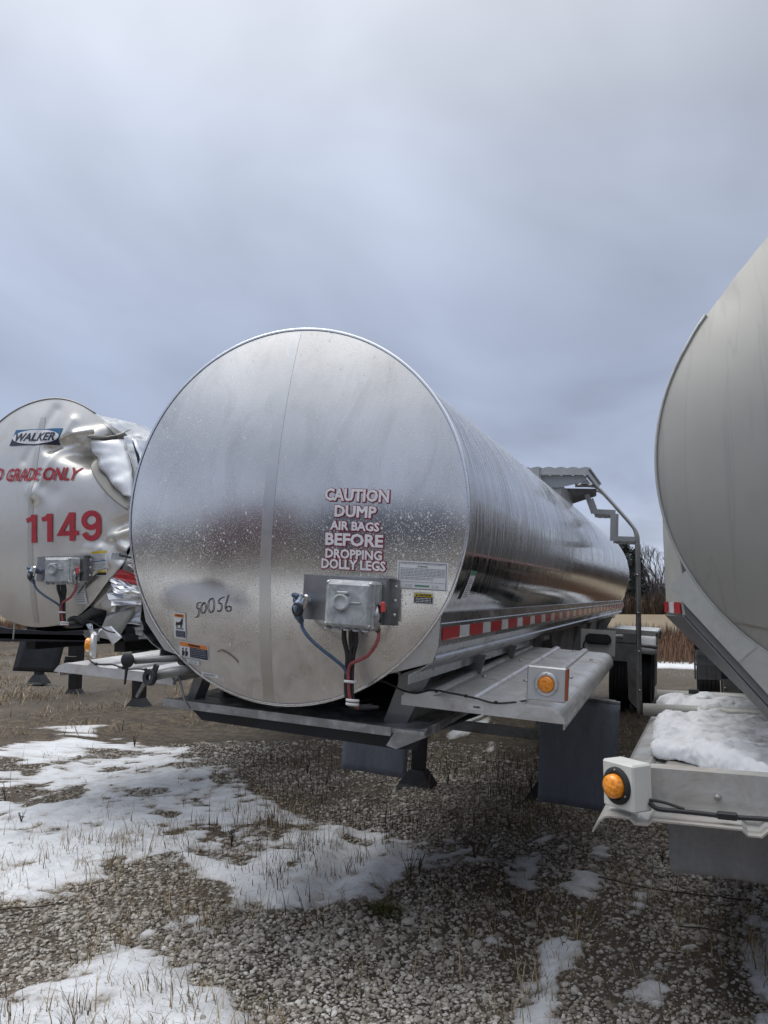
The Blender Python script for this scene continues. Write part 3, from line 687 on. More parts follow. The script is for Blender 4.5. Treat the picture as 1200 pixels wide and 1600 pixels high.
# skirts with reflective tape
SK = [(.742, 1.690), (.768, 1.672), (.768, 1.630), (.772, 1.626), (.772, 1.535), (.766, 1.528), (.748, 1.492), (.757, 1.482), (.748, 1.470), (.690, 1.425), (.640, 1.40), (.640, 1.36)]
skirts(T, RR, ZC, SK, .012, 11.35, M['skirt'])
tape(T, lambda y: (.7755, 1.584), 25, .03, .457, .61, .055, 1)
# gusset plates joining skirt to head
for s in (1, -1):
    a0 = math.asin((1.674-ZC)/RR); arcp = [(s*(RR+.004)*math.cos(a), ZC+(RR+.004)*math.sin(a)) for a in [a0+( math.asin((1.335-ZC)/RR)-a0)*k/10 for k in range(11)]]
    if s > 0: outer = [(.555, 1.398), (.700, 1.447), (.745, 1.462), (.768, 1.535), (.772, 1.66)]
    else: outer = [(-.455, 1.365), (-.610, 1.402), (-.732, 1.530), (-.772, 1.66)]
    arcp = [p for p in arcp if abs(p[0]) > abs(outer[0][0])-.02]
    pts = arcp+[(p[0], p[1]) for p in outer]
    mb = MB(); mb.prism(pts, 'y', .002, .010); mb.build('corner_gusset', M['gusset'], T)
# coupler plate assembly
mb = MB(); mb.prism([(.22, 1.128), (2.3, 1.17), (2.3, 1.150), (.22, 1.108)], 'x', -.71, .66); cp = mb.build('coupler_plate', M['plate'], T)
mb = MB(); mb.prism([(.20, 1.135), (.235, 1.135), (.235, 1.105), (.20, 1.095)], 'x', -.735, .505); mb.build('front_lip', M['plate'], cp)
mb = MB(); mb.prism([(-.66, 1.104), (.50, 1.104), (.64, 1.12), (.60, 1.03), (.52, 1.02), (-.56, 1.03)], 'y', .30, .312); mb.build('sloping_front', M['blackpaint_dirty'], cp)
mb = MB(); mb.add([(-.66, .26, 1.100), (.48, .26, 1.098), (.48, .75, 1.01), (-.58, .75, 1.02), (-.66, 2.2, 1.01), (.62, 2.2, 1.0)], [(0, 1, 2, 3), (3, 2, 5, 4)]); o = mb.build('under_plate', M['blackpaint_dirty'], cp); o.modifiers.new('s', 'SOLIDIFY').thickness = .012
mb = MB(); mb.prism([(.505, 1.105), (.52, 1.10), (.66, 1.14), (.66, 1.10), (.52, 1.03), (.47, 1.04)], 'y', .25, 2.2); mb.build('side_sill', M['plate'], cp)
mb = MB(); mb.prism([(.405, 1.115), (.52, 1.115), (.66, 1.43), (.49, 1.36)], 'y', .36, .375); mb.build('upright_gusset', M['frame'], T)
mb = MB(); mb.box((.47, .37, 1.12), (.482, .42, 1.36)); mb.build('upright_flange', M['frame'], T)
mb = MB(); mb.prism([(-.665, 1.115), (-.62, 1.115), (-.55, 1.31), (-.60, 1.33)], 'y', .30, .40); mb.build('upright_gusset', M['frame'], T)
mb = MB(); mb.prism([(-.70, 1.13), (-.665, 1.13), (-.60, 1.36), (-.61, 1.37)], 'y', .7, .712); mb.build('upright_gusset', M['frame'], T)
# long subframe rails, webs and side bays
for s in (1, -1):
    mb = MB(); mb.prism([(s*.50, 1.12), (s*.62, 1.12), (s*.62, 1.135), (s*.535, 1.135), (s*.535, 1.37), (s*.52, 1.37), (s*.52, 1.135), (s*.50, 1.135)], 'y', .42, 11.2); mb.build('subframe_rail', M['alum_dark'], T)
    for y in (1.2, 2.1, 3.2, 4.4, 5.6, 6.8, 8.0):
        mb = MB(); mb.prism([(s*.54, 1.13), (s*.63, 1.13), (s*.70, 1.41), (s*.56, 1.40)], 'y', y, y+.012); mb.build('rail_bracket', M['alum_dark'], T)
# boxed saddle in the middle of the side, light grey with slanted ends
mb = MB(); mb.add([(.66, 3.9, 1.42), (.66, 8.3, 1.42), (.62, 7.9, 1.0), (.62, 4.5, 1.0), (.52, 3.9, 1.42), (.52, 8.3, 1.42), (.52, 7.9, 1.0), (.52, 4.5, 1.0)], [(0, 1, 2, 3), (7, 6, 5, 4), (0, 3, 7, 4), (1, 5, 6, 2), (3, 2, 6, 7), (0, 4, 5, 1)]); mb.build('side_panel', M['frame'], T)
for y in (8.5, 8.9, 9.3, 9.7, 10.1):
    mb = MB(); mb.prism([(.50, 1.16), (.58, 1.16), (.70, 1.41), (.50, 1.40)], 'y', y, y+.015); mb.build('rear_gusset', M['alum_r'], T)
mb = MB(); mb.box((.50, 8.3, 1.05), (.62, 11.0, 1.16)); mb.build('rear_rail', M['alum_r'], T)
# right deck fender
fo, _ = fender_deck(T, .51, 1.262, .35, 3.0, 1.276, M['fender'], (.12, .33, .54), 1, slope=.026, name='deck_fender', curl=.075)
prof = [(.508, 1.222), (.508, 1.262), (.53, 1.279)]
for rb in (.12, .33, .54): xm = .51+rb; prof += [(xm-.034, 1.279), (xm-.016, 1.297), (xm+.016, 1.297), (xm+.034, 1.279)]
prof += [(1.19, 1.279), (1.235, 1.262), (1.263, 1.235), (1.268, 1.218)]
mb = MB(); mb.prism(prof, 'y', .318, .350); fc = mb.build('fender_end_cap', M['fender'], T)
mb = MB(); mb.box((.835, .3165, 1.236), (.905, .3178, 1.264)); dl = mb.build('serial_decal', M['paper'], fc); text_mesh('5080', .01, M['ink'], dl, 'decal_text', (.872, 1.25), lambda x, z: .316, .034, .0003, 0, .0006, 0, .010)
for k, (x, y) in enumerate(((.72, 1.1), (.95, 1.1), (1.15, 1.4), (.75, 2.0), (1.16, 2.4), (.98, 2.9))):
    mb = MB(); mb.lathe([(.014, 0), (.013, .006), (.0005, .008)], (x, y, 1.279+.026*(y-.35)), (0, 0, 1), 10); mb.build('deck_bolt', M['bolt'], fo)
M['frost'] = snow_mat('frosted_rib_snow', (.80, .82, .85))
# thin snow lying in the inner corner of the deck
mb = MB(); rs = random.Random(5)
pts = [(.515, .6)]+[(.56+.05*rs.random()+.03*math.sin(k), .7+.17*k) for k in range(13)]+[(.515, 3.0)]
mb.prism(pts, 'z', 1.275, 1.30)
# air line wire along the end cap
def cable(pts, r, mt, par, nm): mb = MB(); mb.tube(smooth_path(pts, 7), r, 7); return mb.build(nm, mt, par)
cable([(.40, .05, 1.33), (.46, .15, 1.345), (.53, .25, 1.30), (.58, .31, 1.283), (.66, .32, 1.304), (.75, .315, 1.300), (.86, .31, 1.291), (.95, .31, 1.278), (1.03, .315, 1.288), (1.09, .34, 1.300)], .0045, M['loom'], T, 'marker_wire')
for x, zz in ((.68, 1.303), (.82, 1.295), (.96, 1.281)):
    mb = MB(); mb.obox((x, .312, zz), (.016, .014, .014), None, .003); mb.build('wire_clip', M['black'], T)
hs = lamp(T, (1.165, .43, 1.372), (.178, .03, .155), (0, -1, 0), .036, M['lamp_alu'], depth=.022)
mb = MB(); mb.box((1.254, .40, 1.305), (1.262, .445, 1.450), .003); mb.build('orange_reflector', M['orange_refl'], hs)
# right side mud flap under deck
def flap(root, x0, x1, z0, z1, y, mt, nm='mud_flap', bar=True, bow=.03, label=None):
    mb = MB(); mb.grid(lambda u, v: (x0+(x1-x0)*u, y-bow*math.sin(v*PI*.8)*.6+.012*math.sin(u*5), z1+(z0-z1)*v), 14, 14); o = mb.build(nm, mt, root, label); o.modifiers.new('s', 'SOLIDIFY').thickness = .009
    if bar: mb = MB(); mb.box((x0, y+.01, z1-.05), (x1, y+.04, z1+.02), .004); mb.build('flap_bar', M['frame'], o)
    return o
flap(T, .80, 1.345, .285, 1.02, 2.62, M['flap'])
flap(T, -.80, -.245, .265, .96, 2.78, M['flap'])
mb = MB(); mb.box((-.85, 2.80, .96), (1.30, 2.86, 1.02)); mb.build('flap_crossbar', M['frame'], T)
# left deck fender
fo2, _ = fender_deck(T, -1.262, -.545, .03, 1.7, 1.283, M['fender'], (.10, .30, .48), -1, slope=.026, name='deck_fender', curl=.06)
prof = [(-.545, 1.24), (-.545, 1.262), (-.56, 1.286)]
for rb in (.10, .30, .48): xm = -.545-rb; prof += [(xm+.034, 1.286), (xm+.016, 1.302), (xm-.016, 1.302), (xm-.034, 1.286)]
prof += [(-1.20, 1.286), (-1.245, 1.268), (-1.272, 1.237)]
mb = MB(); mb.prism(prof[::-1], 'y', .0, .03); mb.build('fender_end_cap', M['fender'], T)
cable([(-1.085, .02, 1.335), (-1.04, -.005, 1.312), (-.99, -.008, 1.300), (-.90, -.008, 1.306), (-.82, -.008, 1.292), (-.74, -.008, 1.300), (-.66, -.008, 1.296), (-.56, .0, 1.30)], .0045, M['loom'], T, 'marker_wire')
for x in (-1.0, -.83, -.70):
    mb = MB(); mb.obox((x, -.010, 1.300), (.016, .014, .014), None, .003); mb.build('wire_clip', M['black'], T)
hl = lamp(T, (0, 0, 0), (.14, .018, .125), (0, -1, 0), .036, M['lamp_alu'], depth=.038); hl.location = (-1.106, .09, 1.381); hl.rotation_euler = (0, 0, R_(-47))
# two dark stowage arms on the left edge
ar = MB(); ar.tube([(-.52, .03, 1.368), (-.60, -.04, 1.362), (-.715, -.08, 1.345)], .016, 10); a1 = ar.build('stowage_arm', M['frame'], T)
mb = MB(); mb.lathe([(.0005, 0), (.034, 0), (.037, .006), (.034, .014), (.0005, .014)], (-.735, -.10, 1.350), (0, -1, 0), 24); mb.prism([(-.741, 1.33), (-.727, 1.33), (-.736, 1.235), (-.742, 1.235)], 'y', -.112, -.104); mb.build('round_paddle', M['blackpaint_dirty'], a1)
mb = MB(); mb.lathe([(.024, .028), (.028, .03), (.028, -.02), (.024, -.02)], (-.515, .035, 1.362), (.9, -.2, .1), 20); mb.build('arm_socket', M['black'], a1)
ar = MB(); ar.tube([(-.46, .04, 1.325), (-.53, -.03, 1.305), (-.600, -.07, 1.285)], .022, 10); a2 = ar.build('stowage_arm', M['frame'], T)
mb = MB(); mb.lathe([(.016, .004), (.016, .020), (.036, .022), (.040, .012), (.040, 0), (.016, 0)], (-.605, -.09, 1.280), (-.2, -1, .1), 24, False); mb.obox((-.578, -.10, 1.325), (.028, .012, .04), Matrix.Rotation(.35, 3, 'Y'), .003); mb.build('ring_plate', M['blackpaint_dirty'], a2)
mb = MB(); mb.prism([(-.635, 1.265), (-.62, 1.25), (-.668, 1.178), (-.676, 1.186)], 'y', -.105, -.095); mb.build('arm_lever', M['frame'], a2)
mb = MB(); mb.tube([(-.53, .01, 1.31), (-.50, .04, 1.17), (-.47, .05, 1.13)], .006, 6); mb.build('stay_rod', M['frame'], T)
# landing gear
for x in (-.46, .70):
    zb = -.02+math.tan(R_(3.5))*x*1.0
    landing_leg(T, x, 3.75, 1.12, zb+.0, M['frame'], M['blackpaint_dirty'])
mb = MB(); mb.box((-.44, 3.72, .50), (.68, 3.78, .585)); mb.build('cross_brace', M['frame'], T)
mb = MB(); mb.tube([(.66, 3.75, .54), (.40, 3.75, 1.05)], .022, 6); mb.build('diagonal_brace', M['frame'], T)
mb = MB(); mb.tube([(.70, 3.68, .72), (.55, 2.9, 1.08)], .02, 6); mb.build('diagonal_brace', M['frame'], T)
# plate with black oval connector
mb = MB(); mb.box((.96, 3.50, 1.285), (1.235, 3.515, 1.49)); ob_ = mb.build('connector_plate', M['alum_r'], T)
mb = MB(); pr = []
for k in range(24):
    a = 2*PI*k/24; pr.append((1.10+.062*(1 if math.cos(a) > 0 else -1)+.042*math.cos(a), 1.415+.043*math.sin(a)))
mb.prism(pr, 'y', 3.47, 3.50); mb.prism([(1.10+(x-1.10)*.8, 1.415+(zz-1.415)*.6) for x, zz in pr], 'y', 3.46, 3.47); mb.build('oval_connector', M['rubber'], ob_)
cable([(1.0, 3.48, 1.40), (.985, 3.47, 1.36), (.99, 3.48, 1.33), (.965, 3.49, 1.325)], .006, M['loom'], ob_, 'connector_wire')
# walkway platform and ladder
mb = MB()
for k in range(6):
    x = .10+k*.125; mb.prism([(x, 3.045), (x+.10, 3.045), (x+.10, 3.062), (x+.05, 3.072), (x, 3.062)], 'y', 5.0, 6.2)
mb.build('walkway_deck', M['ladder'], T)
mb = MB(); mb.box((.05, 4.985, 2.985), (.79, 5.0, 3.055)); mb.box((.79, 4.985, 2.985), (.805, 6.2, 3.05)); mb.build('walkway_edge', M['ladder'], T)
mb = MB(); mb.prism([(.30, 2.985), (.78, 2.985), (.78, 2.93), (.50, 2.86), (.36, 2.86)], 'y', 5.06, 5.075); mb.build('walkway_bracket', M['frame'], T)
mb = MB(); mb.prism([(.30, 2.985), (.78, 2.985), (.78, 2.90), (.50, 2.80), (.42, 2.80)], 'y', 6.1, 6.115); mb.build('walkway_bracket', M['frame'], T)
mb = MB(); mb.box((.27, 4.96, 2.90), (.31, 4.985, 3.065)); mb.box((.40, 5.10, 2.74), (.52, 6.1, 2.90)); mb.build('walkway_post', M['ladder'], T)
Y6 = 6.15
# stepped stringer (two sides) with treads
def mitred(pts, w):
    L, Rr_ = [], []
    for i in range(len(pts)):
        p_ = Vector(pts[i]); a = Vector(pts[max(0, i-1)]); b_ = Vector(pts[min(len(pts)-1, i+1)])
        d1 = (p_-a).normalized() if i else (b_-p_).normalized(); d2 = (b_-p_).normalized() if i < len(pts)-1 else d1
        n1 = Vector((-d1.y, d1.x)); n_ = (n1+Vector((-d2.y, d2.x))).normalized(); k = w/2/max(.4, n_.dot(n1)); L.append(p_+n_*k); Rr_.append(p_-n_*k)
    return L, Rr_
for yy in (5.95, 6.40):
    L_, Q_ = mitred([(.69, 2.90), (.765, 2.705), (.985, 2.70), (.99, 2.405), (1.235, 2.405)], .055); mb = MB(); n_ = len(L_)
    for y in (yy-.006, yy+.006): mb.v += [(q.x, y, q.y) for q in L_]+[(q.x, y, q.y) for q in Q_]
    for i_ in range(n_-1): mb.f += [(i_, i_+1, n_+i_+1, n_+i_), (2*n_+i_, 2*n_+i_+1, 3*n_+i_+1, 3*n_+i_), (i_, i_+1, 2*n_+i_+1, 2*n_+i_), (n_+i_, n_+i_+1, 3*n_+i_+1, 3*n_+i_)]
    mb.f += [(0, n_, 3*n_, 2*n_), (n_-1, 2*n_-1, 4*n_-1, 3*n_-1)]; mb.sm = [False]*len(mb.f)
    mb.build('stair_stringer', M['ladder'], T)
for (xa, xb, zz) in ((.775, .96, 2.685), (1.0, 1.23, 2.385)):
    mb = MB()
    for k in range(3): mb.box((xa+(xb-xa)*k/3+.005, 5.96, zz-.015), (xa+(xb-xa)*(k+1)/3-.008, 6.39, zz+.01))
    mb.build('stair_tread', M['ladder'], T)
for yy in (6.0, 6.42):
    hp = smooth_path([(.55, yy, 3.005), (.72, yy, 3.005), (.80, yy, 2.985), (.90, yy, 2.89), (1.16, yy, 2.60), (1.225, yy, 2.50), (1.243, yy, 2.38), (1.262, yy, 2.0), (1.29, yy, 1.30), (1.325, yy, .45)], 8)
    mb = MB(); mb.tube(hp, .019, 8); mb.build('hand_rail', M['ladder'], T)
for k in range(6):
    zz = .62+k*.28; xx = 1.325-(zz-.45)*.049
    mb = MB(); mb.obox((xx, 6.21, zz), (.03, .42, .025)); mb.build('ladder_rung', M['ladder'], T)
for k in range(4):
    zz = .75+k*.42; xx = 1.325-(zz-.45)*.049
    mb = MB(); mb.lathe([(.014, 0), (.012, .012), (.0005, .014)], (xx+.015, 5.985, zz), (.3, -1, 0), 8); mb.build('rail_bolt', M['bolt'], T)
# hangers in front of the axle: frame panel, cross members
mb = MB(); mb.box((.66, 7.45, 1.16), (1.245, 7.47, 1.29)); mb.box((.66, 7.45, .93), (1.245, 7.475, 1.17)); mb.build('outrigger_frame', M['alum_dark'], T)
mb = MB(); mb.add([(1.10, 7.44, .93), (1.26, 7.44, .93), (1.30, 7.44, .42), (1.22, 7.44, .36), (1.13, 7.44, .46)], [(0, 1, 2, 3, 4)]); o = mb.build('hanger_panel', M['alum_dark'], T); o.modifiers.new('s', 'SOLIDIFY').thickness = .02
mb = MB(); mb.cyl((.80, 7.3, 1.24), (1.05, 7.3, 1.25), .028, 12); mb.cyl((.98, 7.6, 1.08), (1.10, 7.6, 1.08), .06, 14); mb.build('air_valve', M['alum_r'], T)
mb = MB(); mb.cyl((.70, 8.4, 1.11), (1.44, 8.4, 1.08), .024, 12); mb.build('tube_bracket', M['frame'], T)
# tandem wheels and fenders: stand plumb, so lean back against the roll
for y in (9.55, 10.85):
    for x, s in ((1.20, 1), (.88, 1), (-1.30, -1), (-.98, -1)):
        if s < 0 and y > 10: continue
        zc_ = .50+math.tan(R_(3.5))*x
        wheel(T, x, y, zc_, .51, .27, s)
mb = MB()
fp = [(9.0+.0, .98), (9.02, 1.10), (9.12, 1.19), (9.35, 1.235), (11.1, 1.235), (11.3, 1.19), (11.42, 1.05)]
mb.v += [(x, y, zz) for x in (.70, .85, 1.0, 1.15, 1.30, 1.42) for y, zz in fp]; n_ = len(fp)
mb.f += [(i*n_+j, (i+1)*n_+j, (i+1)*n_+j+1, i*n_+j+1) for i in range(5) for j in range(n_-1)]; mb.sm += [False]*(5*(n_-1))
rf = mb.build('wheel_fender', M['alum_r'], T); rf.modifiers.new('s', 'SOLIDIFY').thickness = .012
mb = MB(); mb.add([(x+.004*math.sin(9*x), y-.02+.006*math.sin(17*x+5*y), zz+.02) for x in np.linspace(.80, 1.415, 12) for y, zz in [(8.96, .92), (8.96, 1.02), (8.99, 1.11), (9.12, 1.20), (9.4, 1.245), (10.5, 1.25)]], [(i*6+j, (i+1)*6+j, (i+1)*6+j+1, i*6+j+1) for i in range(11) for j in range(5)], True)
fs = mb.build('snow_cover', M['snow'], None); tag(fs, 'crusted snow clinging to the rear wheel fender behind the ladder', 'snow'); fs.location = T.location; fs.rotation_euler = T.rotation_euler
fs.modifiers.new('s', 'SOLIDIFY').thickness = .03
mb = MB(); mb.box((.66, 8.95, 1.20), (1.43, 8.965, 1.275)); mb.build('fender_rail', M['alum_r'], T)
mb = MB(); mb.box((1.40, 8.95, .50), (1.42, 9.30, 1.25)); mb.build('side_valance', M['frame'], T)
mb = MB(); pr = [(1.14, 1.08), (1.20, 1.08)]+arc(1.17, 1.125, .03, 0, 180, 8); mb.prism(pr, 'y', 8.90, 8.93); mb.build('red_marker_lens', M['red_lens'], T)

# ============================================================ RIGHT TRAILER
RZ = 2.204; RB = .27
_ka = [(-180, 1.0), (60, 1.0), (85, 1.10), (105, 1.125), (117, 1.108), (124, 1.062), (132, 1.029), (138, 1.018), (148, 1.005), (156, 1.003), (180, 1.0)]
def kR(x, z):
    a = math.degrees(math.atan2(z, x))
    for (a0, k0), (a1, k1) in zip(_ka, _ka[1:]):
        if a <= a1: t = (a-a0)/(a1-a0); t = t*t*(3-2*t) if abs(k1-k0) > .05 else t; return k0+(k1-k0)*t
    return 1.0
TR = frame_root('tank_trailer', (.799, 3.208, RZ), 0, -2, 'dull grey tank trailer at the right edge with streaked end and snow on its deck', GRP)
surfR = lambda x, z: head_y(x, z, RR, RZ, RB)
def rhead(x, y, z):
    r = math.hypot(x, z-RZ)/RR; y = -RB*(1-r**2.6); 
    # small ding near the upper left rim
    d = math.hypot((x+.60)/.05, (z-2.84)/.09); y += .007*math.exp(-d*d)
    d = math.hypot((x+.55)/.03, (z-2.90)/.06); y -= .008*math.exp(-d*d)
    k = 1+(kR(x, z-RZ)-1)*min(1, r)**1.5
    return x*k, y+.006*math.sin(3*x+2*z)*(1-r), RZ+(z-RZ)*k
make_head('tank_head', RR, RZ, RB, M['head_r'], TR, rhead, 60, 160)
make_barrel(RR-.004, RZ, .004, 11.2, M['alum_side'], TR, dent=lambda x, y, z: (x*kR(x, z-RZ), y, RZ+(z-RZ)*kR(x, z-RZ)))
_rp = []
for a in range(139, 350, 3): _rp.append(((RR+.003)*math.cos(R_(a)), -.002, RZ+(RR+.003)*math.sin(R_(a))))
_rp = [(x*kR(x, z-RZ), y, RZ+(z-RZ)*kR(x, z-RZ)) for x, y, z in _rp]
mb = MB(); mb.tube(_rp, .006, 6); mb.build('head_rim', M['alum_r'], TR)
for s in (-1, 1):
    mb = MB(); V0 = [(s*.800, .02, 2.20), (s*.795, .02, 1.66), (s*.795, .02, 1.63)]
    # flared nose panel, then straight side, then 45 degree under-plate
    secs = []
    for y, xx in ((.006, .800), (.38, .876), (.40, .878), (11.0, .878)):
        secs.append([(s*xx, y, 2.22), (s*xx, y, 1.68), (s*xx, y, 1.622), (s*(xx-.30), y, 1.30), (s*(xx-.46), y, 1.12)] if y > .1 else [(s*xx, y, 2.22), (s*xx, y, 1.68), (s*(xx-.005), y, 1.628), (s*.500, y, 1.275), (s*.32, y, 1.06)])
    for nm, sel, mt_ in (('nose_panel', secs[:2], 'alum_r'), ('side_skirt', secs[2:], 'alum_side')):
        mb = MB()
        for sc_ in sel: mb.v += sc_[:3]
        for i in range(2): mb.f.append((i, i+1, 3+i+1, 3+i)); mb.sm.append(False)
        o = mb.build(nm, M[mt_], TR); o.modifiers.new('s', 'SOLIDIFY').thickness = .006
        mb = MB()
        for sc_ in sel: mb.v += sc_[2:]
        for i in range(2): mb.f.append((i, i+1, 3+i+1, 3+i)); mb.sm.append(False)
        o = mb.build('under_plate', M['alum_side'], TR); o.modifiers.new('s', 'SOLIDIFY').thickness = .006
    mb = MB(); mb.prism([(s*.796, 1.85), (s*.792, 1.628), (s*.497, 1.277), (s*.318, 1.062), (s*.30, 1.20), (s*.45, 1.50)], 'y', .008, .014); mb.build('front_closure', M['alum_side'], TR)
# tape on flared nose panel (three blocks in sight) and along the side
def nose_tape(ya, yb, mt, nm):
    xa, xb = -(.800+(.876-.800)*(ya-.015)/.365)-.004, -(.800+(.876-.800)*(yb-.015)/.365)-.004
    mb = MB(); mb.add([(xa, ya, 1.632), (xb, yb, 1.632), (xb, yb, 1.676), (xa, ya, 1.676), (xa-.002, ya, 1.632), (xb-.002, yb, 1.632), (xb-.002, yb, 1.676), (xa-.002, ya, 1.676)], [(0, 1, 2, 3), (4, 5, 6, 7), (0, 1, 5, 4), (2, 3, 7, 6), (1, 2, 6, 5), (3, 0, 4, 7)]); mb.build(nm, mt, TR)
nose_tape(.02, .155, M['tape_red'], 'red_tape_block'); nose_tape(.157, .275, M['tape_white'], 'white_tape_block'); nose_tape(.277, .378, M['tape_red'], 'red_tape_block')
tape(TR, lambda y: (-.882, 1.654), 24, .40, .457, .61, .044, -1)
for s in (-1, 1):
    seg = []; n_ = 12
    a0, a1 = math.asin((1.80-RZ)/RR), -PI/2
    arcp = [(s*(RR+.006)*math.cos(a0+(a1-a0)*k/24), RZ+(RR+.006)*math.sin(a0+(a1-a0)*k/24)) for k in range(25)]
    bq = (s*.548, RZ-math.sqrt((RR+.006)**2-.548**2)); bo = (s*.612, 1.458)
    up = [p for p in arcp if abs(p[0]) > .555]+[bq]; lo = [bq]+[p for p in arcp if abs(p[0]) < .54]
    mb = MB(); mb.prism(up+[bo, (s*.848, 1.740)], 'y', -.012, .004); mb.build('corner_gusset', M['alum_r'], TR)
    mb = MB(); mb.prism(lo+[(0, 1.06), (s*.30, 1.08), bo], 'y', -.008, .006); mb.build('lower_gusset', M['alum_r'], TR)
# crease line low on the head
polyline_ink([[(-.62, 1.60), (-.5, 1.575), (-.35, 1.55), (-.1, 1.54)]], .006, lambda x, z: -RB*(1-(math.hypot(x, z-RZ)/RR)**2.6), .003, M['torn'], TR, 'head_crease')
mb = MB(); mb.box((-.66, 2.7, 1.14), (-.62, 6.8, 1.50)); mb.build('added_dark_panel', M['blackpaint_dirty'], TR)  # added panel, no known part: gives the middle barrel something dark to mirror
# deck fender with ribs, folded front channel
def rdeck(u, v):
    x = -1.085+1.9*u; y = -.50+2.9*v; z = .992
    for xr in (-.93, -.60, -.27, .06, .39, .7):
        d = abs(x-xr); z -= .016*max(0, min(1, (.030-d)/.012))
    if x < -1.03: z -= ((-1.03-x)/.055)**2*.055
    return (x, y, z)
mb = MB(); mb.v = []; xs = sorted(set([-1.085, -1.075, -1.062, -1.045, -1.03]+[xr+d for xr in (-.93, -.60, -.27, .06, .39, .7) for d in (-.034, -.018, .018, .034)]+[.815])); ys = np.linspace(0, 1, 10)
mb.v = [rdeck((x+1.085)/1.9, v) for x in xs for v in ys]; ny_ = len(ys)
mb.f = [(i*ny_+j, (i+1)*ny_+j, (i+1)*ny_+j+1, i*ny_+j+1) for i in range(len(xs)-1) for j in range(ny_-1)]; mb.sm = [False]*len(mb.f)
fr = mb.build('deck_fender', M['fender_r'], TR); md = fr.modifiers.new('s', 'SOLIDIFY'); md.thickness = .006
mb = MB(); mb.prism([(-.39, 1.132), (-.345, 1.137), (-.342, 1.131), (-.383, 1.125), (-.372, 1.010), (-.392, 1.008)], 'x', -.905, .8); ch = mb.build('front_channel', M['fender_r'], TR)
mb = MB(); mb.lathe([(.011, 0), (.010, .006), (.0005, .007)], (-.70, -.395, 1.055), (0, -1, 0), 10); mb.build('channel_bolt', M['torn'], ch)
mb = MB(); mb.lathe([(.034, -.02), (.038, -.012), (.040, 0), (.036, .004)], (-.50, -.40, 1.005), (0, -.4, 1), 16); mb.build('channel_grommet', M['alum_r'], ch)
for y, x0 in ((1.68, -1.09), (2.42, -1.06)):
    mb = MB(); mb.tube([(x0, y, 1.045), (.8, y, 1.045)], .036, 14); mb.build('deck_tube', M['alum_r'], TR)
mb = MB(); mb.box((-1.088, .25, .955), (-1.084, .55, .99)); mb.build('red_side_reflector', M['red_lens'], TR)
mb = MB(); mb.box((-.86, 2.30, 1.075), (-.80, 2.36, 1.10)); mb.build('tube_bracket', M['black'], TR)
M['lens_ring'] = M['rubber']
h = lamp(TR, (0, 0, 0), (.140, .085, .150), (0, -1, 0), .0385, M['paint_white'], ring_mat=M['rubber'], depth=.040)
h.location = (-.975, -.44, 1.083); h.rotation_euler = (0, 0, R_(-40))
cable([(-.905, -.47, 1.038), (-.88, -.475, 1.022), (-.82, -.47, 1.020), (-.74, -.465, 1.018), (-.66, -.46, 1.015), (-.55, -.455, 1.018), (-.40, -.45, 1.016)], .0075, M['loom'], TR, 'marker_wire')
cable([(-.905, -.465, 1.045), (-.86, -.46, 1.040), (-.80, -.465, 1.026)], .005, M['loom'], TR, 'marker_wire')
mb = MB(); mb.obox((-.675, -.462, 1.018), (.06, .024, .022), None, .004); mb.build('wire_joint', M['black'], TR)
flap(TR, -.885, -.30, .640, .96, .15, M['flap_r'], bow=.02)
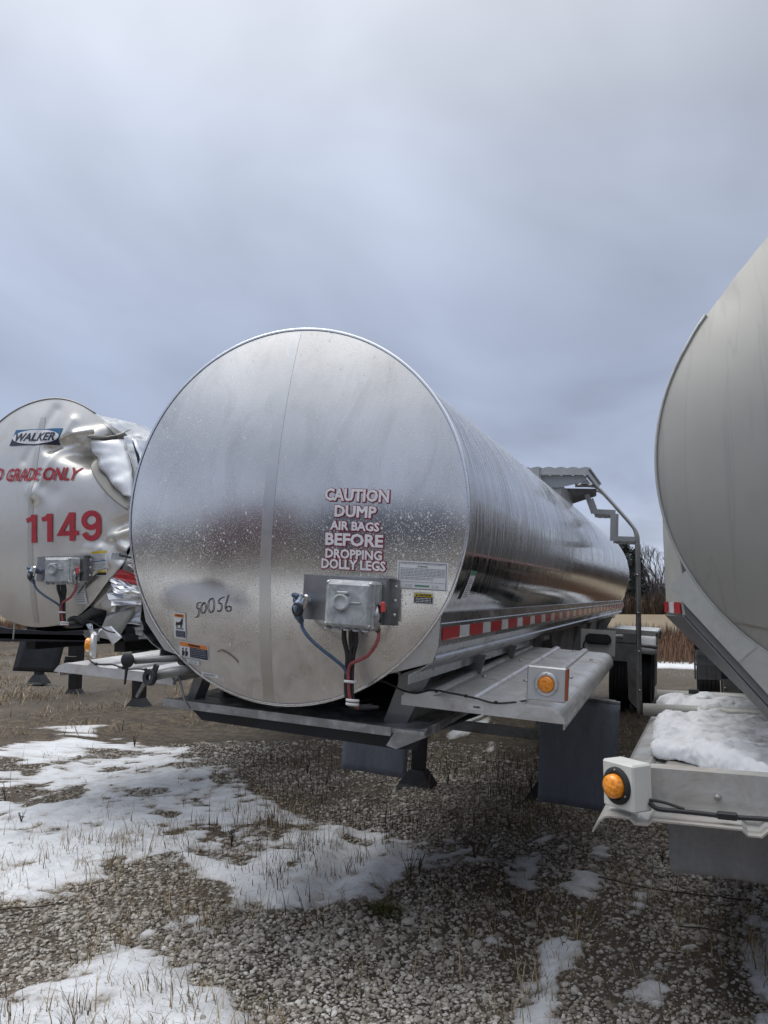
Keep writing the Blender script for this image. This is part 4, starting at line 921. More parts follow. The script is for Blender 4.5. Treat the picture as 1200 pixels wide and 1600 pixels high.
# snow slab on the right deck
def snow_slab():
    nx, ny = 150, 190; x0, x1, y0, y1 = -1.14, .72, -.16, 2.44
    from mathutils import noise as mn
    H = np.zeros((nx, ny)); N_ = lambda x, y, f, s_: mn.noise(Vector((x*f+s_, y*f-s_*.7, s_)))
    for i in range(nx):
        for j in range(ny):
            x = x0+(x1-x0)*i/(nx-1); y = y0+(y1-y0)*j/(ny-1)
            wx = x+.06*N_(x, y, 3, 11)+.02*N_(x, y, 9, 2); wy = y+.06*N_(x, y, 3, 5)+.02*N_(x, y, 9, 7)
            e = N_(x, y, 2.4, 3)*.12+N_(x, y, 7, 9)*.06+N_(x, y, 18, 4)*.025
            left = -1.00+e*.6
            fy = max(.10, .56-(x+.98)*1.02) if x < -.53 else .10+.02*math.sin(9*x)
            dd = min(x-left, y-(fy+e*.9), 2.32+e-y, .66-x)
            if y > 1.60: dd = min(dd, x+.93-e*.5+(.12 if y > 1.95 else 0))
            if 1.60 < y < 1.82 and x < -.80: dd = min(dd, -.01)
            hole = math.hypot((x+.50)/.16, (y-1.62)/.07); dd = min(dd, (hole-1)*.09+e*.3)
            k = max(0, min(1, dd/.060))
            fold = 1-abs(N_(wx, wy*1.6, 4.0, 21))*2
            t_ = .062+.038*N_(wx, wy, 1.9, 1)+.030*fold*fold*(1 if fold > 0 else 0)+.014*N_(wx, wy, 11, 4)+.006*N_(x, y, 30, 4)
            H[i, j] = -1 if dd < 0 else (math.sqrt(max(0, 1-(1-k)**2)))*max(.02, t_)+.004
    V = []; idx = {}
    for i in range(nx):
        for j in range(ny):
            if H[i, j] >= 0:
                x = x0+(x1-x0)*i/(nx-1); y = y0+(y1-y0)*j/(ny-1)
                idx[i, j] = len(V); V += [(x+.004*N_(x, y, 25, 8), y+.004*N_(x, y, 25, 6), .994+H[i, j]), (x, y, .992)]
    Fq = []; edges = {}
    for i in range(nx-1):
        for j in range(ny-1):
            q = [(i, j), (i+1, j), (i+1, j+1), (i, j+1)]
            if all(p in idx for p in q):
                Fq.append([idx[p] for p in q]); Fq.append([idx[p]+1 for p in q][::-1])
                for a, b_ in zip(q, q[1:]+q[:1]): edges[a, b_] = 1
    for (a, b_) in edges:
        if (b_, a) not in edges: Fq.append([idx[b_], idx[a], idx[a]+1, idx[b_]+1])
    mb = MB(); mb.add(V, Fq, True); return mb
sn = snow_slab().build('snow_heap', M['snow'], None)
md = sn.modifiers.new('r', 'REMESH'); md.mode = 'VOXEL'; md.voxel_size = .010; md.use_smooth_shade = True
md = sn.modifiers.new('s', 'SMOOTH'); md.factor = .6; md.iterations = 4
tx = bpy.data.textures.new('snow_lumps', 'CLOUDS'); tx.noise_scale = .10; tx.noise_depth = 3
md = sn.modifiers.new('d', 'DISPLACE'); md.texture = tx; md.strength = .035; md.mid_level = .5
tx = bpy.data.textures.new('snow_grain', 'CLOUDS'); tx.noise_scale = .028; tx.noise_depth = 2
md = sn.modifiers.new('d', 'DISPLACE'); md.texture = tx; md.strength = .012; md.mid_level = .5
tx = bpy.data.textures.new('snow_crust', 'CLOUDS'); tx.noise_scale = .012; tx.noise_depth = 1
md = sn.modifiers.new('d', 'DISPLACE'); md.texture = tx; md.strength = .005; md.mid_level = .5
sn.location = TR.location; sn.rotation_euler = TR.rotation_euler
tag(sn, 'thick melting snow slab lying on the deck of the right trailer', 'snow')
# rear wheels and fender panel of the right trailer, supports
for x, s in ((-.80, -1), (-.50, -1), (1.0, 1)):
    for y in (8.4, 9.7): wheel(TR, x, y, .50, .51, .27, s)
mb = MB()
for x0_, x1_ in ((-.935, -.915), (-.90, -.80), (-.795, -.70), (-.695, -.46)): mb.box((x0_, 7.0, .72), (x1_, 7.015, 1.03 if x0_ > -.92 else 1.06))
mb.box((-.92, 6.99, .88), (-.46, 7.03, .905)); mb.box((-.90, 6.98, 1.00), (-.72, 7.0, 1.06)); mb.build('wheel_fender', M['frame'], TR)
mb = MB(); mb.prism([(-.93, 1.05), (-.93, 1.30), (-.62, 1.30), (-.5, 1.0)], 'y', 7.3, 7.33); mb.build('hanger_panel', M['blackpaint_dirty'], TR)
for x in (-.5, .5):
    mb = MB(); mb.box((x-.05, 3.0, 1.06), (x+.05, 10.5, 1.25)); mb.build('subframe_rail', M['alum_dark'], TR)
for x in (-.58, .58): landing_leg(TR, x, 3.9, 1.1, 0, M['frame'], M['blackpaint_dirty'])
mb = MB(); mb.box((-1.0, .1, .93), (.8, .16, .975)); mb.build('flap_crossbar', M['frame'], TR)
# ============================================================ LEFT TRAILER (damaged)
LZ = 2.356; RL = .893; LB = .12
TL = frame_root('tank_trailer', (-4.64, 4.82, LZ), 0, 0, 'crushed stainless tank trailer on the left with torn end and number 1149', GRP)
from mathutils import noise as mnoise
def ss(a, b, x): t = max(0., min(1., (x-a)/(b-a))); return t*t*(3-2*t)
def crease(x, z, p, q, w, amp, sharp=1.0):
    """ridge or valley along segment p-q, width w"""
    ax, az = p; bx, bz = q; dx, dz = bx-ax, bz-az; L2 = dx*dx+dz*dz
    t = ((x-ax)*dx+(z-az)*dz)/L2; tt = max(0, min(1, t)); d = math.hypot(x-ax-dx*tt, z-az-dz*tt)
    return amp*math.exp(-(d/w)**(2*sharp))
def dent_y(x, z):
    y = 0.0
    y += crease(x, z, (.30, 3.05), (.02, 2.45), .035, -.018)+crease(x, z, (.10, 3.15), (-.12, 2.75), .04, .012)
    y += crease(x, z, (.0, 2.52), (.06, 2.47), .06, -.020)+crease(x, z, (.12, 2.50), (.20, 2.48), .08, .010)
    y += crease(x, z, (.10, 2.83), (.48, 2.93), .035, .055)+crease(x, z, (.40, 2.80), (.45, 2.74), .085, .10)+crease(x, z, (.34, 2.93), (.55, 2.96), .028, -.055)
    y += crease(x, z, (.54, 2.92), (.54, 2.78), .028, -.06)+crease(x, z, (.60, 2.92), (.80, 3.0), .04, .05)
    y += crease(x, z, (.74, 2.22), (.88, 2.28), .04, .04)+crease(x, z, (.68, 2.13), (.88, 2.19), .026, -.030)
    y += crease(x, z, (.70, 2.10), (.76, 2.0), .045, .045)+crease(x, z, (.62, 2.05), (.66, 1.95), .035, -.02)+crease(x, z, (.74, 2.08), (.85, 2.02), .035, -.045)
    y += crease(x, z, (.50, 2.05), (.60, 2.04), .04, -.01)+crease(x, z, (.45, 1.78), (.62, 1.92), .02, .02)
    y += .13*ss(.08, .44, x)*math.exp(-((z-2.795)/.055)**2)*(1-ss(.46, .54, x))-.03*ss(.2, .5, x)*math.exp(-((z-2.90)/.04)**2)*(1-ss(.5, .6, x))
    y += ss(.35, .85, x)*ss(2.4, 3.1, z)*.10
    y += mnoise.noise(Vector((x*2.2, 0, z*2.2)))*.010*ss(-.3, .5, x)
    return y
def surfL(x, z): return head_y(x, z, RL, LZ, LB)+dent_y(x, z)
def lhead(x, y, z):
    # outline pushed in at the upper right and lower right
    r = math.hypot(x, z-LZ); a = math.atan2(z-LZ, x)
    k = 1-.030*math.exp(-((a-R_(52))/.22)**2)-.05*math.exp(-((a-R_(-42))/.25)**2)-.012*math.exp(-((a-R_(25))/.15)**2)+.008*math.sin(9*a)*math.exp(-((a-.6)/.8)**2)
    k = 1+(k-1)*(r/RL)**2
    x, z = x*k, LZ+(z-LZ)*k
    return x, surfL(x, z), z
make_head('tank_head', RL, LZ, LB, M['head_l'], TL, lhead, 90, 220)
def lbarrel(x, y, z):
    a = math.atan2(z-LZ, x); r = math.hypot(x, z-LZ)
    w_ = math.exp(-((a-.75)/.75)**2)*math.exp(-max(0, y-.1)/2.4)*min(1, y/.08)
    n1 = mnoise.noise(Vector((a*5, y*3.2, 1)))*.10+abs(mnoise.noise(Vector((a*11, y*8, 5))))*.06+(.5-abs(mnoise.noise(Vector((a*14, y*11, 9)))))*.05+mnoise.noise(Vector((a*42, y*30, 5)))*.020
    k = (1-w_*(.05+n1)); k *= 1-.03*math.exp(-((a-R_(52))/.22)**2)*math.exp(-y*2)
    return (x*k, y, LZ+(z-LZ)*k)
M['barrel_l'] = metal('dented_bright_barrel', (.80, .81, .83), .28, .85, .06, 5)
make_barrel(RL-.004, LZ, .01, 11.0, M['barrel_l'], TL, na=260, dent=lbarrel, ny=170)
# weld seam on head
mb = MB(); mb.grid(lambda u, v: ((lambda x, z: (x, surfL(x, z)-.002, z))(-.03+.05*u, LZ-.86+1.6*v)), 3, 60); M['seam_l'] = metal('weld_band_left', (.60, .59, .56), .42, .9, .06, 3); mb.build('weld_seam', M['seam_l'], TL)
# emblem: white oval on a blue and navy slanted plate
rt = -.045
lo = quad_decal(-.285, 2.873, .197, 3.001, surfL, .004, M['blue_decal'], TL, 'emblem_plate', 14, rt, .28)
quad_decal(-.291, 2.872, .181, 2.924, surfL, .0055, M['navy_decal'], lo, 'emblem_lower_band', 14, rt, .28)
mb = MB(); c_, s_ = math.cos(rt), math.sin(rt); vs = []
cx_, cz_ = -.044, 2.937
for k in range(8):
    for i in range(32):
        a = 2*PI*i/32; u = .238*k/7*math.cos(a); v = .058*k/7*math.sin(a); X = cx_+u*c_-v*s_; Z_ = cz_+u*s_+v*c_; vs.append((X, surfL(X, Z_)-.0075, Z_))
mb.add(vs, [(k*32+i, k*32+(i+1) % 32, (k+1)*32+(i+1) % 32, (k+1)*32+i) for k in range(7) for i in range(32)]); mb.build('emblem_oval', M['paper'], lo)
text_mesh('WALKER', .06, M['navy_decal'], lo, 'emblem_lettering', (cx_, cz_), surfL, .40, .0012, .30, .0105, rt, .066)
# red lettering
text_mesh('GRADE ONLY', .06, M['red'], TL, 'red_lettering', (.070, 2.630), surfL, .70, .0010, .25, .010, -.035, .105)
text_mesh('FOOD', .06, M['red'], TL, 'red_lettering', (-.485, 2.652), surfL, .32, .0010, .25, .008, .02, .105)
def digits(segs, w, nm):
    P3 = [[(-.035+x*.635, 2.102+.014*x+z*.214) for x, z in st] for st in segs]
    for q, st in enumerate(P3):
        mb = MB()
        for i in range(len(st)):
            a = Vector(st[max(0, i-1)]); b_ = Vector(st[min(len(st)-1, i+1)]); p = Vector(st[i])
            if 0 < i < len(st)-1:
                d1 = (p-a).normalized(); d2 = (b_-p).normalized(); n_ = Vector((-(d1+d2).y, (d1+d2).x)).normalized(); k = 1/max(.5, n_.dot(Vector((-d1.y, d1.x))))
            else: d1 = (b_-a).normalized(); n_ = Vector((-d1.y, d1.x)); k = 1
            for sg in (1, -1):
                v = p+n_*w/2*sg*k; mb.v.append((v.x, surfL(v.x, v.y)-.009-.0008*q, v.y))
        # subdivide along each segment so that the print follows the dents
        V2 = []; 
        for i in range(len(st)-1):
            for t_ in range(5):
                for sg in (0, 1):
                    A_ = Vector(mb.v[2*i+sg]); B_ = Vector(mb.v[2*i+2+sg]); v = A_.lerp(B_, t_/5); V2.append((v.x, surfL(v.x, v.z)-.009-.0008*q, v.z))
        V2 += mb.v[-2:]; m2 = MB(); m2.add(V2, [(2*i, 2*i+1, 2*i+3, 2*i+2) for i in range(len(V2)//2-1)]); m2.build(nm, M['red'], TL)
def arcp_(cx, cz, rx, rz, a0, a1, n=14): return [(cx+rx*math.cos(R_(a0+(a1-a0)*i/n)), cz+rz*math.sin(R_(a0+(a1-a0)*i/n))) for i in range(n+1)]
digits([[(.115, 0), (.115, 1)]], .045, 'number_lettering'); digits([[(.0, .80), (.075, .86), (.10, .97)]], .034, 'number_lettering')
digits([[(.345, 0), (.345, 1)]], .045, 'number_lettering'); digits([[(.23, .80), (.305, .86), (.33, .97)]], .034, 'number_lettering')
digits([[(.655, 0), (.655, 1)]], .045, 'number_lettering'); digits([[(.74, .27), (.49, .27), (.64, .97)]], .036, 'number_lettering')
digits([arcp_(.905, .69, .095, .25, 0, 360, 24)], .040, 'number_lettering'); digits([[(1.0, .72)]+arcp_(.905, .36, .095, .30, 10, -160, 14)], .040, 'number_lettering')
front_panel(TL, 0, 0, surfL, 1.12, .195, -.114, .95)
# white panel of torn skin standing proud and folded strips beside it
def ribbon(pl, pr, n, mt, parent, nm, yfn, th=.004, wob=.0):
    L = smooth_path([(x, 0, z) for x, z in pl], 6); Rr_ = smooth_path([(x, 0, z) for x, z in pr], 6); n_ = min(len(L), len(Rr_)); mb = MB(); nu = 7
    for i in range(n_):
        for k in range(nu):
            t = k/(nu-1); p = L[i].lerp(Rr_[i], t); mb.v.append((p.x, yfn(p.x, p.z, t, i/(n_-1))+wob*mnoise.noise(Vector((p.x*14, 3, p.z*14))), p.z))
    for i in range(n_-1):
        for k in range(nu-1): mb.f.append((i*nu+k, i*nu+k+1, (i+1)*nu+k+1, (i+1)*nu+k)); mb.sm.append(True)
    o = mb.build(nm, mt, parent); o.modifiers.new('s', 'SOLIDIFY').thickness = th; return o
tp = ribbon([(.520, 2.850), (.545, 2.76), (.60, 2.66), (.70, 2.54), (.80, 2.44)], [(.720, 2.885), (.775, 2.78), (.825, 2.66), (.858, 2.55), (.868, 2.43)], 0, M['white_wrap'], TL, 'torn_white_panel', lambda x, z, t, v: surfL(x, z)-.035-.03*math.sin(t*PI), wob=.02)
ribbon([(.495, 2.85), (.505, 2.72), (.58, 2.58), (.70, 2.44), (.845, 2.325)], [(.522, 2.852), (.555, 2.74), (.625, 2.62), (.735, 2.50), (.862, 2.385)], 0, M['torn'], TL, 'folded_strip', lambda x, z, t, v: surfL(x, z)-.055+.05*t)
ribbon([(.53, 2.905), (.59, 2.925), (.66, 2.945), (.72, 2.975)], [(.535, 2.865), (.60, 2.885), (.67, 2.90), (.73, 2.915)], 0, M['torn'], TL, 'folded_strip', lambda x, z, t, v: surfL(x, z)-.02-.05*math.sin(t*PI))
ribbon([(.800, 2.86), (.825, 2.79), (.85, 2.71), (.875, 2.60), (.885, 2.50)], [(.812, 2.86), (.845, 2.79), (.878, 2.71), (.912, 2.60), (.93, 2.50)], 0, M['ink'], TL, 'gap_shade_strip', lambda x, z, t, v: .03+.02*t)  # black strip paints the shade inside the torn opening
ribbon([(.805, 2.88), (.845, 2.80), (.885, 2.71), (.925, 2.60), (.945, 2.50)], [(.822, 2.88), (.862, 2.80), (.902, 2.71), (.943, 2.60), (.963, 2.50)], 0, M['foil'], TL, 'torn_rim', lambda x, z, t, v: .02+.02*t, wob=.02)
# rim, following the pushed in outline
mb = MB(); mb.tube([lhead((RL+.002)*math.cos(R_(a)), 0, LZ+(RL+.002)*math.sin(R_(a))) for a in range(58, 230, 2)], .007, 6); mb.build('head_rim', M['torn'], TL)
mb = MB(); mb.tube([lhead((RL+.002)*math.cos(R_(a)), 0, LZ+(RL+.002)*math.sin(R_(a))) for a in range(-40, 28, 2)], .006, 6); mb.build('head_rim', M['skirt'], TL)
# decals by the coupling bracket
d = quad_decal(.535, 1.902, .670, 2.036, surfL, .006, M['paper'], TL, 'tall_notice_decal', rot=.06); quad_decal(.542, 2.014, .664, 2.031, surfL, .0085, M['yellow'], d, 'yellow_band', rot=.06); quad_decal(.544, 1.955, .662, 1.962, surfL, .0085, M['blue_decal'], d, 'blue_band', rot=.06)
fake_lines(.55, .655, 1.97, 2.005, 5, surfL, M['grey_ink'], d, .003, 31, lift=.0085); fake_lines(.55, .655, 1.913, 1.945, 4, surfL, M['grey_ink'], d, .003, 32, lift=.0085)
d = quad_decal(.563, 1.850, .653, 1.897, surfL, .006, M['paper'], TL, 'small_notice_decal'); quad_decal(.569, 1.855, .647, 1.875, surfL, .0085, M['ink'], d, 'black_band'); quad_decal(.569, 1.876, .647, 1.891, surfL, .0085, M['yellow'], d, 'yellow_band')
d = quad_decal(.682, 1.972, .777, 2.022, surfL, .006, M['paper'], TL, 'code_decal')
fake_lines(.691, .767, 1.979, 2.015, 5, surfL, M['grey_ink'], d, .005, 33, lift=.0085)
d = quad_decal(.385, 1.640, .475, 1.810, surfL, .010, M['paper'], TL, 'inspection_tag', rot=.12)
fake_lines(.40, .465, 1.66, 1.79, 9, surfL, M['grey_ink'], d, .004, 34, lift=.0125)
# crumpled skirt on the right
def crumple(pts, y0, amp, n, mt, parent, nm, seed, tilt=(0, 0), freq=9, smooth=False):
    """pts: 4 corners (x,z) of a sheet; crumpled into facets"""
    a, b_, c_, d_ = [Vector((p[0], 0, p[1])) for p in pts]; mb = MB(); rr = random.Random(seed)
    for i in range(n):
        for j in range(n):
            u, v = i/(n-1), j/(n-1); ju, jv = (rr.uniform(-.45, .45)/(n-1) if 0 < i < n-1 else 0), (rr.uniform(-.45, .45)/(n-1) if 0 < j < n-1 else 0)
            p = a.lerp(b_, u+ju).lerp(d_.lerp(c_, u+ju), v+jv)
            q = mnoise.noise(Vector((p.x*freq+seed, seed*3.1, p.z*freq)))*amp*2+rr.uniform(-.25, .25)*amp
            mb.v.append((p.x+q*.3, y0+q+tilt[0]*u+tilt[1]*v, p.z+q*.2))
    for i in range(n-1):
        for j in range(n-1):
            k = (i*n+j, (i+1)*n+j, (i+1)*n+j+1, i*n+j+1)
            mb.f += [k[:3], (k[0], k[2], k[3])] if (i+j) % 2 else [(k[0], k[1], k[3]), k[1:]]; mb.sm += [smooth, smooth]
    o = mb.build(nm, mt, parent); o.modifiers.new('s', 'SOLIDIFY').thickness = .004; return o
crumple([(.62, 1.80), (1.16, 1.70), (1.20, 1.60), (.70, 1.64)], .05, .045, 7, M['foil'], TL, 'crumpled_skirt', 3, (.2, 0), smooth=False)
rs_ = crumple([(.715, 1.905), (1.16, 1.775), (1.165, 1.705), (.70, 1.835)], -.01, .008, 6, M['tape_red'], TL, 'red_tape_strip', 5, (.12, .0))
crumple([(.80, 1.99), (1.14, 1.88), (1.16, 1.79), (.74, 1.915)], .04, .02, 8, M['foil'], TL, 'crumpled_skirt', 7, (.2, 0))
crumple([(.74, 2.10), (.98, 2.16), (1.05, 1.95), (.80, 1.99)], .06, .03, 9, M['foil'], TL, 'crumpled_skirt', 9, (.2, 0))
crumple([(.66, 1.845), (.92, 1.78), (.94, 1.70), (.68, 1.735)], -.02, .025, 9, M['foil'], TL, 'crumpled_skirt', 13, (.1, 0))
crumple([(.42, 1.80), (.70, 1.86), (.66, 1.58), (.46, 1.62)], .02, .02, 6, M['head_l'], TL, 'bent_gusset', 15, (.05, 0), 4, True)
crumple([(.55, 1.65), (.98, 1.70), (1.04, 1.46), (.58, 1.50)], .12, .015, 7, M['skirt'], TL, 'bent_gusset', 17, (.2, 0), 3, True)
crumple([(.60, 1.55), (.78, 1.62), (.64, 1.36), (.55, 1.40)], .05, .02, 5, M['alum_r'], TL, 'bent_plate', 19, (.1, 0), 4, True)
crumple([(.46, 1.49), (.505, 1.50), (.555, 1.36), (.53, 1.365)], .0, .012, 4, M['foil'], TL, 'bent_plate', 21, (0, 0), 4, True)
crumple([(.60, 1.47), (.70, 1.48), (.80, 1.40), (.72, 1.345)], -.02, .01, 5, M['white_wrap'], TL, 'bent_plate', 23, (0, 0), 4, True)
crumple([(.545, 1.36), (.61, 1.465), (.63, 1.46), (.56, 1.355)], -.03, .006, 4, M['foil'], TL, 'bent_plate', 25, (0, 0), 4, True)
crumple([(.36, 1.44), (.52, 1.46), (.50, 1.36), (.40, 1.37)], .10, .03, 6, M['frame'], TL, 'bent_plate', 27, (0, 0), 4, False)
crumple([(.78, 1.47), (1.05, 1.50), (1.05, 1.36), (.80, 1.38)], .18, .05, 9, M['torn'], TL, 'torn_bracket', 29, (0, 0), 12, False)
cable([(.77, 2.00), (.80, 1.985)] and [(.77, -.03, 2.005), (.80, -.04, 1.995), (.95, .0, 1.965), (1.05, .03, 1.945)], .009, M['ink'], TL, 'black_strip')
cable([(.42, -.05, 1.47), (.55, -.08, 1.52), (.70, -.06, 1.45), (.76, -.04, 1.435)], .005, M['loom'], TL, 'dangling_wire')
cable([(.36, -.06, 1.52), (.42, -.08, 1.535), (.47, -.05, 1.50)], .022, M['loom'], TL, 'dangling_cable')
cable([(.42, -.05, 1.72), (.5, -.06, 1.80), (.60, -.05, 1.87)], .003, M['loom'], TL, 'dangling_wire')
# undercarriage of the left trailer
mb = MB(); mb.prism([(-.80, 1.50), (-.45, 1.44), (.0, 1.42), (.45, 1.44), (.60, 1.43), (.70, 1.36), (-.80, 1.33)], 'y', .15, .18); mb.box((-1.0, .15, 1.36), (.70, 1.8, 1.40)); mb.build('coupler_plate', M['blackpaint_dirty'], TL)
mb = MB(); mb.tube([(-.34, .1, 1.36), (-.28, .05, 1.50)], .006, 6); mb.build('stay_rod', M['alum_r'], TL)
for x in (-.45, .45):
    mb = MB(); mb.box((x-.05, .4, 1.26), (x+.05, 10.8, 1.46)); mb.build('subframe_rail', M['black'], TL)
for x in (-.58, .58): landing_leg(TL, x, 5.6, 1.3, .1, M['blackpaint_dirty'], M['blackpaint_dirty'])
mb = MB(); mb.add([(-.15, 1.2, 1.38), (.95, 1.2, 1.38), (.90, 2.2, 1.05), (.2, 2.2, 1.05)], [(0, 1, 2, 3)]); 
mb = MB(); mb.box((.10, .9, 1.24), (1.02, 1.8, 1.40)); mb.build('undertray', M['black'], TL)
for x, s in ((1.05, 1), (-1.05, -1), (.74, 1)):
    for y in (9.0, 10.3): wheel(TL, x, y, .58, .51, .27, s)
mb = MB()
for s in (1, -1): mb.box((s*.76, 2.6, 1.35), (s*.78, 10.9, 1.75))
mb.build('side_skirt', M['skirt'], TL)

# ============================================================ far black chassis beyond the left trailer
CH = empty('chassis_trailer', (-8.5, 10.3, .1)); tag(CH, 'black chassis on landing legs standing beyond the crushed trailer, with a black flap', 'trailer', None)
mb = MB(); mb.box((-1.1, -.25, .99), (2.6, -.13, 1.09)); mb.box((-2.6, -.35, .98), (-1.0, -.30, 1.03)); mb.box((-.9, -.1, .95), (-.75, 7, 1.12)); mb.box((.75, -.1, .95), (.9, 7, 1.12)); mb.build('chassis_frame', M['black'], CH)
landing_leg(CH, -.86, .29, 1.05, -.06, M['black'], M['black'], .15); landing_leg(CH, .86, -.30, 1.05, -.06, M['black'], M['black'], .15)
landing_leg(CH, -2.2, .9, 1.0, .06, M['black'], M['black'], .12); landing_leg(CH, 1.0, 4.4, 1.0, .12, M['black'], M['black'], .12)
mb = MB(); mb.grid(lambda u, v: (-1.08+.86*u+.07*(0.5-v)*2, -.75, .98-.52*v), 8, 8); o = mb.build('mud_flap', M['blackpaint_dirty'], CH); o.modifiers.new('s', 'SOLIDIFY').thickness = .012
for x in (-.95, .95):
    wheel(CH, x, 6.0, .5, .5, .27, 1)
# ============================================================ GROUND
FX, FY = math.sin(-.3576), math.cos(-.3576)
cp_, sp_ = math.cos(.1058), math.sin(.1058)
_f = np.array([-math.sin(.3576)*cp_, math.cos(.3576)*cp_, sp_]); _r = np.array([math.cos(.3576), math.sin(.3576), 0]); _u = np.cross(_r, _f)
def gp(px, py):
    """place on the ground seen at a given direction: used to lay out the snow patches where they lie"""
    d = _f+_r*(px-600)/1237+_u*(800-py)/1237; t = -1.7/d[2]; return (d[0]*t, d[1]*t)
# snow patches (outlines on the ground plane), strength
PATCH = [
 ([(-120, 1180), (0, 1168), (60, 1158), (100, 1140), (190, 1128), (215, 1150), (250, 1165), (325, 1170), (330, 1187), (285, 1202), (350, 1203), (385, 1228), (440, 1252), (500, 1270), (590, 1290), (660, 1305), (745, 1325), (772, 1345), (765, 1368), (700, 1380), (640, 1385), (600, 1400), (520, 1412), (480, 1424), (400, 1436), (335, 1430), (305, 1398), (290, 1366), (268, 1340), (205, 1340), (160, 1368), (130, 1390), (80, 1400), (60, 1412), (-150, 1420)], 1.0),
 ([(-150, 1600), (0, 1555), (60, 1527), (150, 1488), (220, 1450), (300, 1432), (345, 1436), (318, 1452), (262, 1470), (270, 1500), (300, 1535), (340, 1540), (350, 1560), (400, 1570), (405, 1640), (-150, 1660)], 1.0),
 ([(745, 1500), (752, 1488), (775, 1474), (777, 1490), (760, 1508), (748, 1512)], 1.1),
 ([(850, 1482), (868, 1476), (896, 1482), (884, 1520), (868, 1560), (850, 1610), (805, 1610), (830, 1560), (850, 1520)], 1.15),
 ([(785, 1378), (800, 1350), (820, 1325), (850, 1298), (862, 1305), (845, 1345), (838, 1380)], 1.15),
 ([(880, 1388), (900, 1350), (925, 1318), (962, 1320), (955, 1350), (935, 1385), (920, 1410)], 1.15),
 ([(985, 1370), (1010, 1350), (1072, 1345), (1060, 1370), (1030, 1390), (1020, 1420), (985, 1430), (975, 1400)], .85),
 ([(1172, 1415), (1230, 1400), (1260, 1640), (1180, 1640), (1170, 1560), (1165, 1500)], 1.1),
 ([(955, 1610), (990, 1545), (1040, 1470), (1100, 1450), (1110, 1500), (1070, 1560), (1060, 1610)], .68),
 ([(1000, 1440), (1050, 1420), (1100, 1440), (1150, 1500), (1160, 1600), (1090, 1600), (1080, 1500)], .55),
 ([(705, 1128), (735, 1116), (790, 1118), (770, 1140), (700, 1162), (690, 1150)], 1.1), ([(720, 1180), (760, 1150), (800, 1152), (750, 1190)], .8),
 ([(780, 1110), (860, 1095), (880, 1100), (800, 1125)], .6),
 ([(-40, 1155), (60, 1146), (150, 1133), (155, 1127), (60, 1136), (-40, 1143)], .6), ([(-60, 1118), (0, 1106), (40, 1102), (50, 1110), (0, 1130), (-60, 1138)], .8),
 ([(350, 1196), (400, 1170), (470, 1180), (430, 1205)], .25), ([(60, 1180), (20, 1190), (0, 1130), (60, 1120)], .3),
]
PW = [(np.array([gp(*p) for p in pl]), s) for pl, s in PATCH]
def inside(X, Y, poly):
    c = np.zeros(X.shape, bool); n = len(poly); j = n-1
    for i in range(n):
        xi, yi = poly[i]; xj, yj = poly[j]
        m_ = ((yi > Y) != (yj > Y)) & (X < (xj-xi)*(Y-yi)/((yj-yi)+1e-12)+xi); c ^= m_; j = i
    return c
def edge_dist(X, Y, poly):
    d = np.full(X.shape, 1e9); n = len(poly)
    for i in range(n):
        a, b_ = poly[i], poly[(i+1) % n]; ab = b_-a; t = np.clip(((X-a[0])*ab[0]+(Y-a[1])*ab[1])/(ab@ab+1e-12), 0, 1)
        d = np.minimum(d, np.hypot(X-a[0]-ab[0]*t, Y-a[1]-ab[1]*t))
    return d
def vnoise(X, Y, s, seed):
    """value noise, numpy"""
    r = np.random.default_rng(seed).random((256, 256)); x = X*s; y = Y*s; xi = np.floor(x).astype(int); yi = np.floor(y).astype(int); fx = x-xi; fy = y-yi
    fx = fx*fx*(3-2*fx); fy = fy*fy*(3-2*fy); g = lambda i, j: r[i % 256, j % 256]
    return (g(xi, yi)*(1-fx)+g(xi+1, yi)*fx)*(1-fy)+(g(xi, yi+1)*(1-fx)+g(xi+1, yi+1)*fx)*fy
def fbm(X, Y, s, seed, o=4): return sum(vnoise(X, Y, s*2**k, seed+k)*.5**k for k in range(o))/sum(.5**k for k in range(o))
def ground_h(X, Y):
    h = (fbm(X, Y, .5, 5, 3)-.5)*.10+(fbm(X, Y, 3, 15, 3)-.5)*.035
    # the yard rises gently to the left beyond the middle trailer
    h = h+.12*np.clip((-X-4.5)/4, 0, 1)*np.clip((Y-5)/5, 0, 1)
    a_, b_ = gp(842, 1600), gp(822, 1330); dx_, dy_ = b_[0]-a_[0], b_[1]-a_[1]; L_ = math.hypot(dx_, dy_)
    for off in (0, -1.15):
        d_ = np.abs(((X-a_[0]-off)*dy_-(Y-a_[1])*dx_)/L_); h = h-.030*np.exp(-(d_/.11)**2)+.014*np.exp(-((d_-.20)/.07)**2)
    return h*np.clip(1-(np.hypot(X, Y)-25)/40, 0, 1)
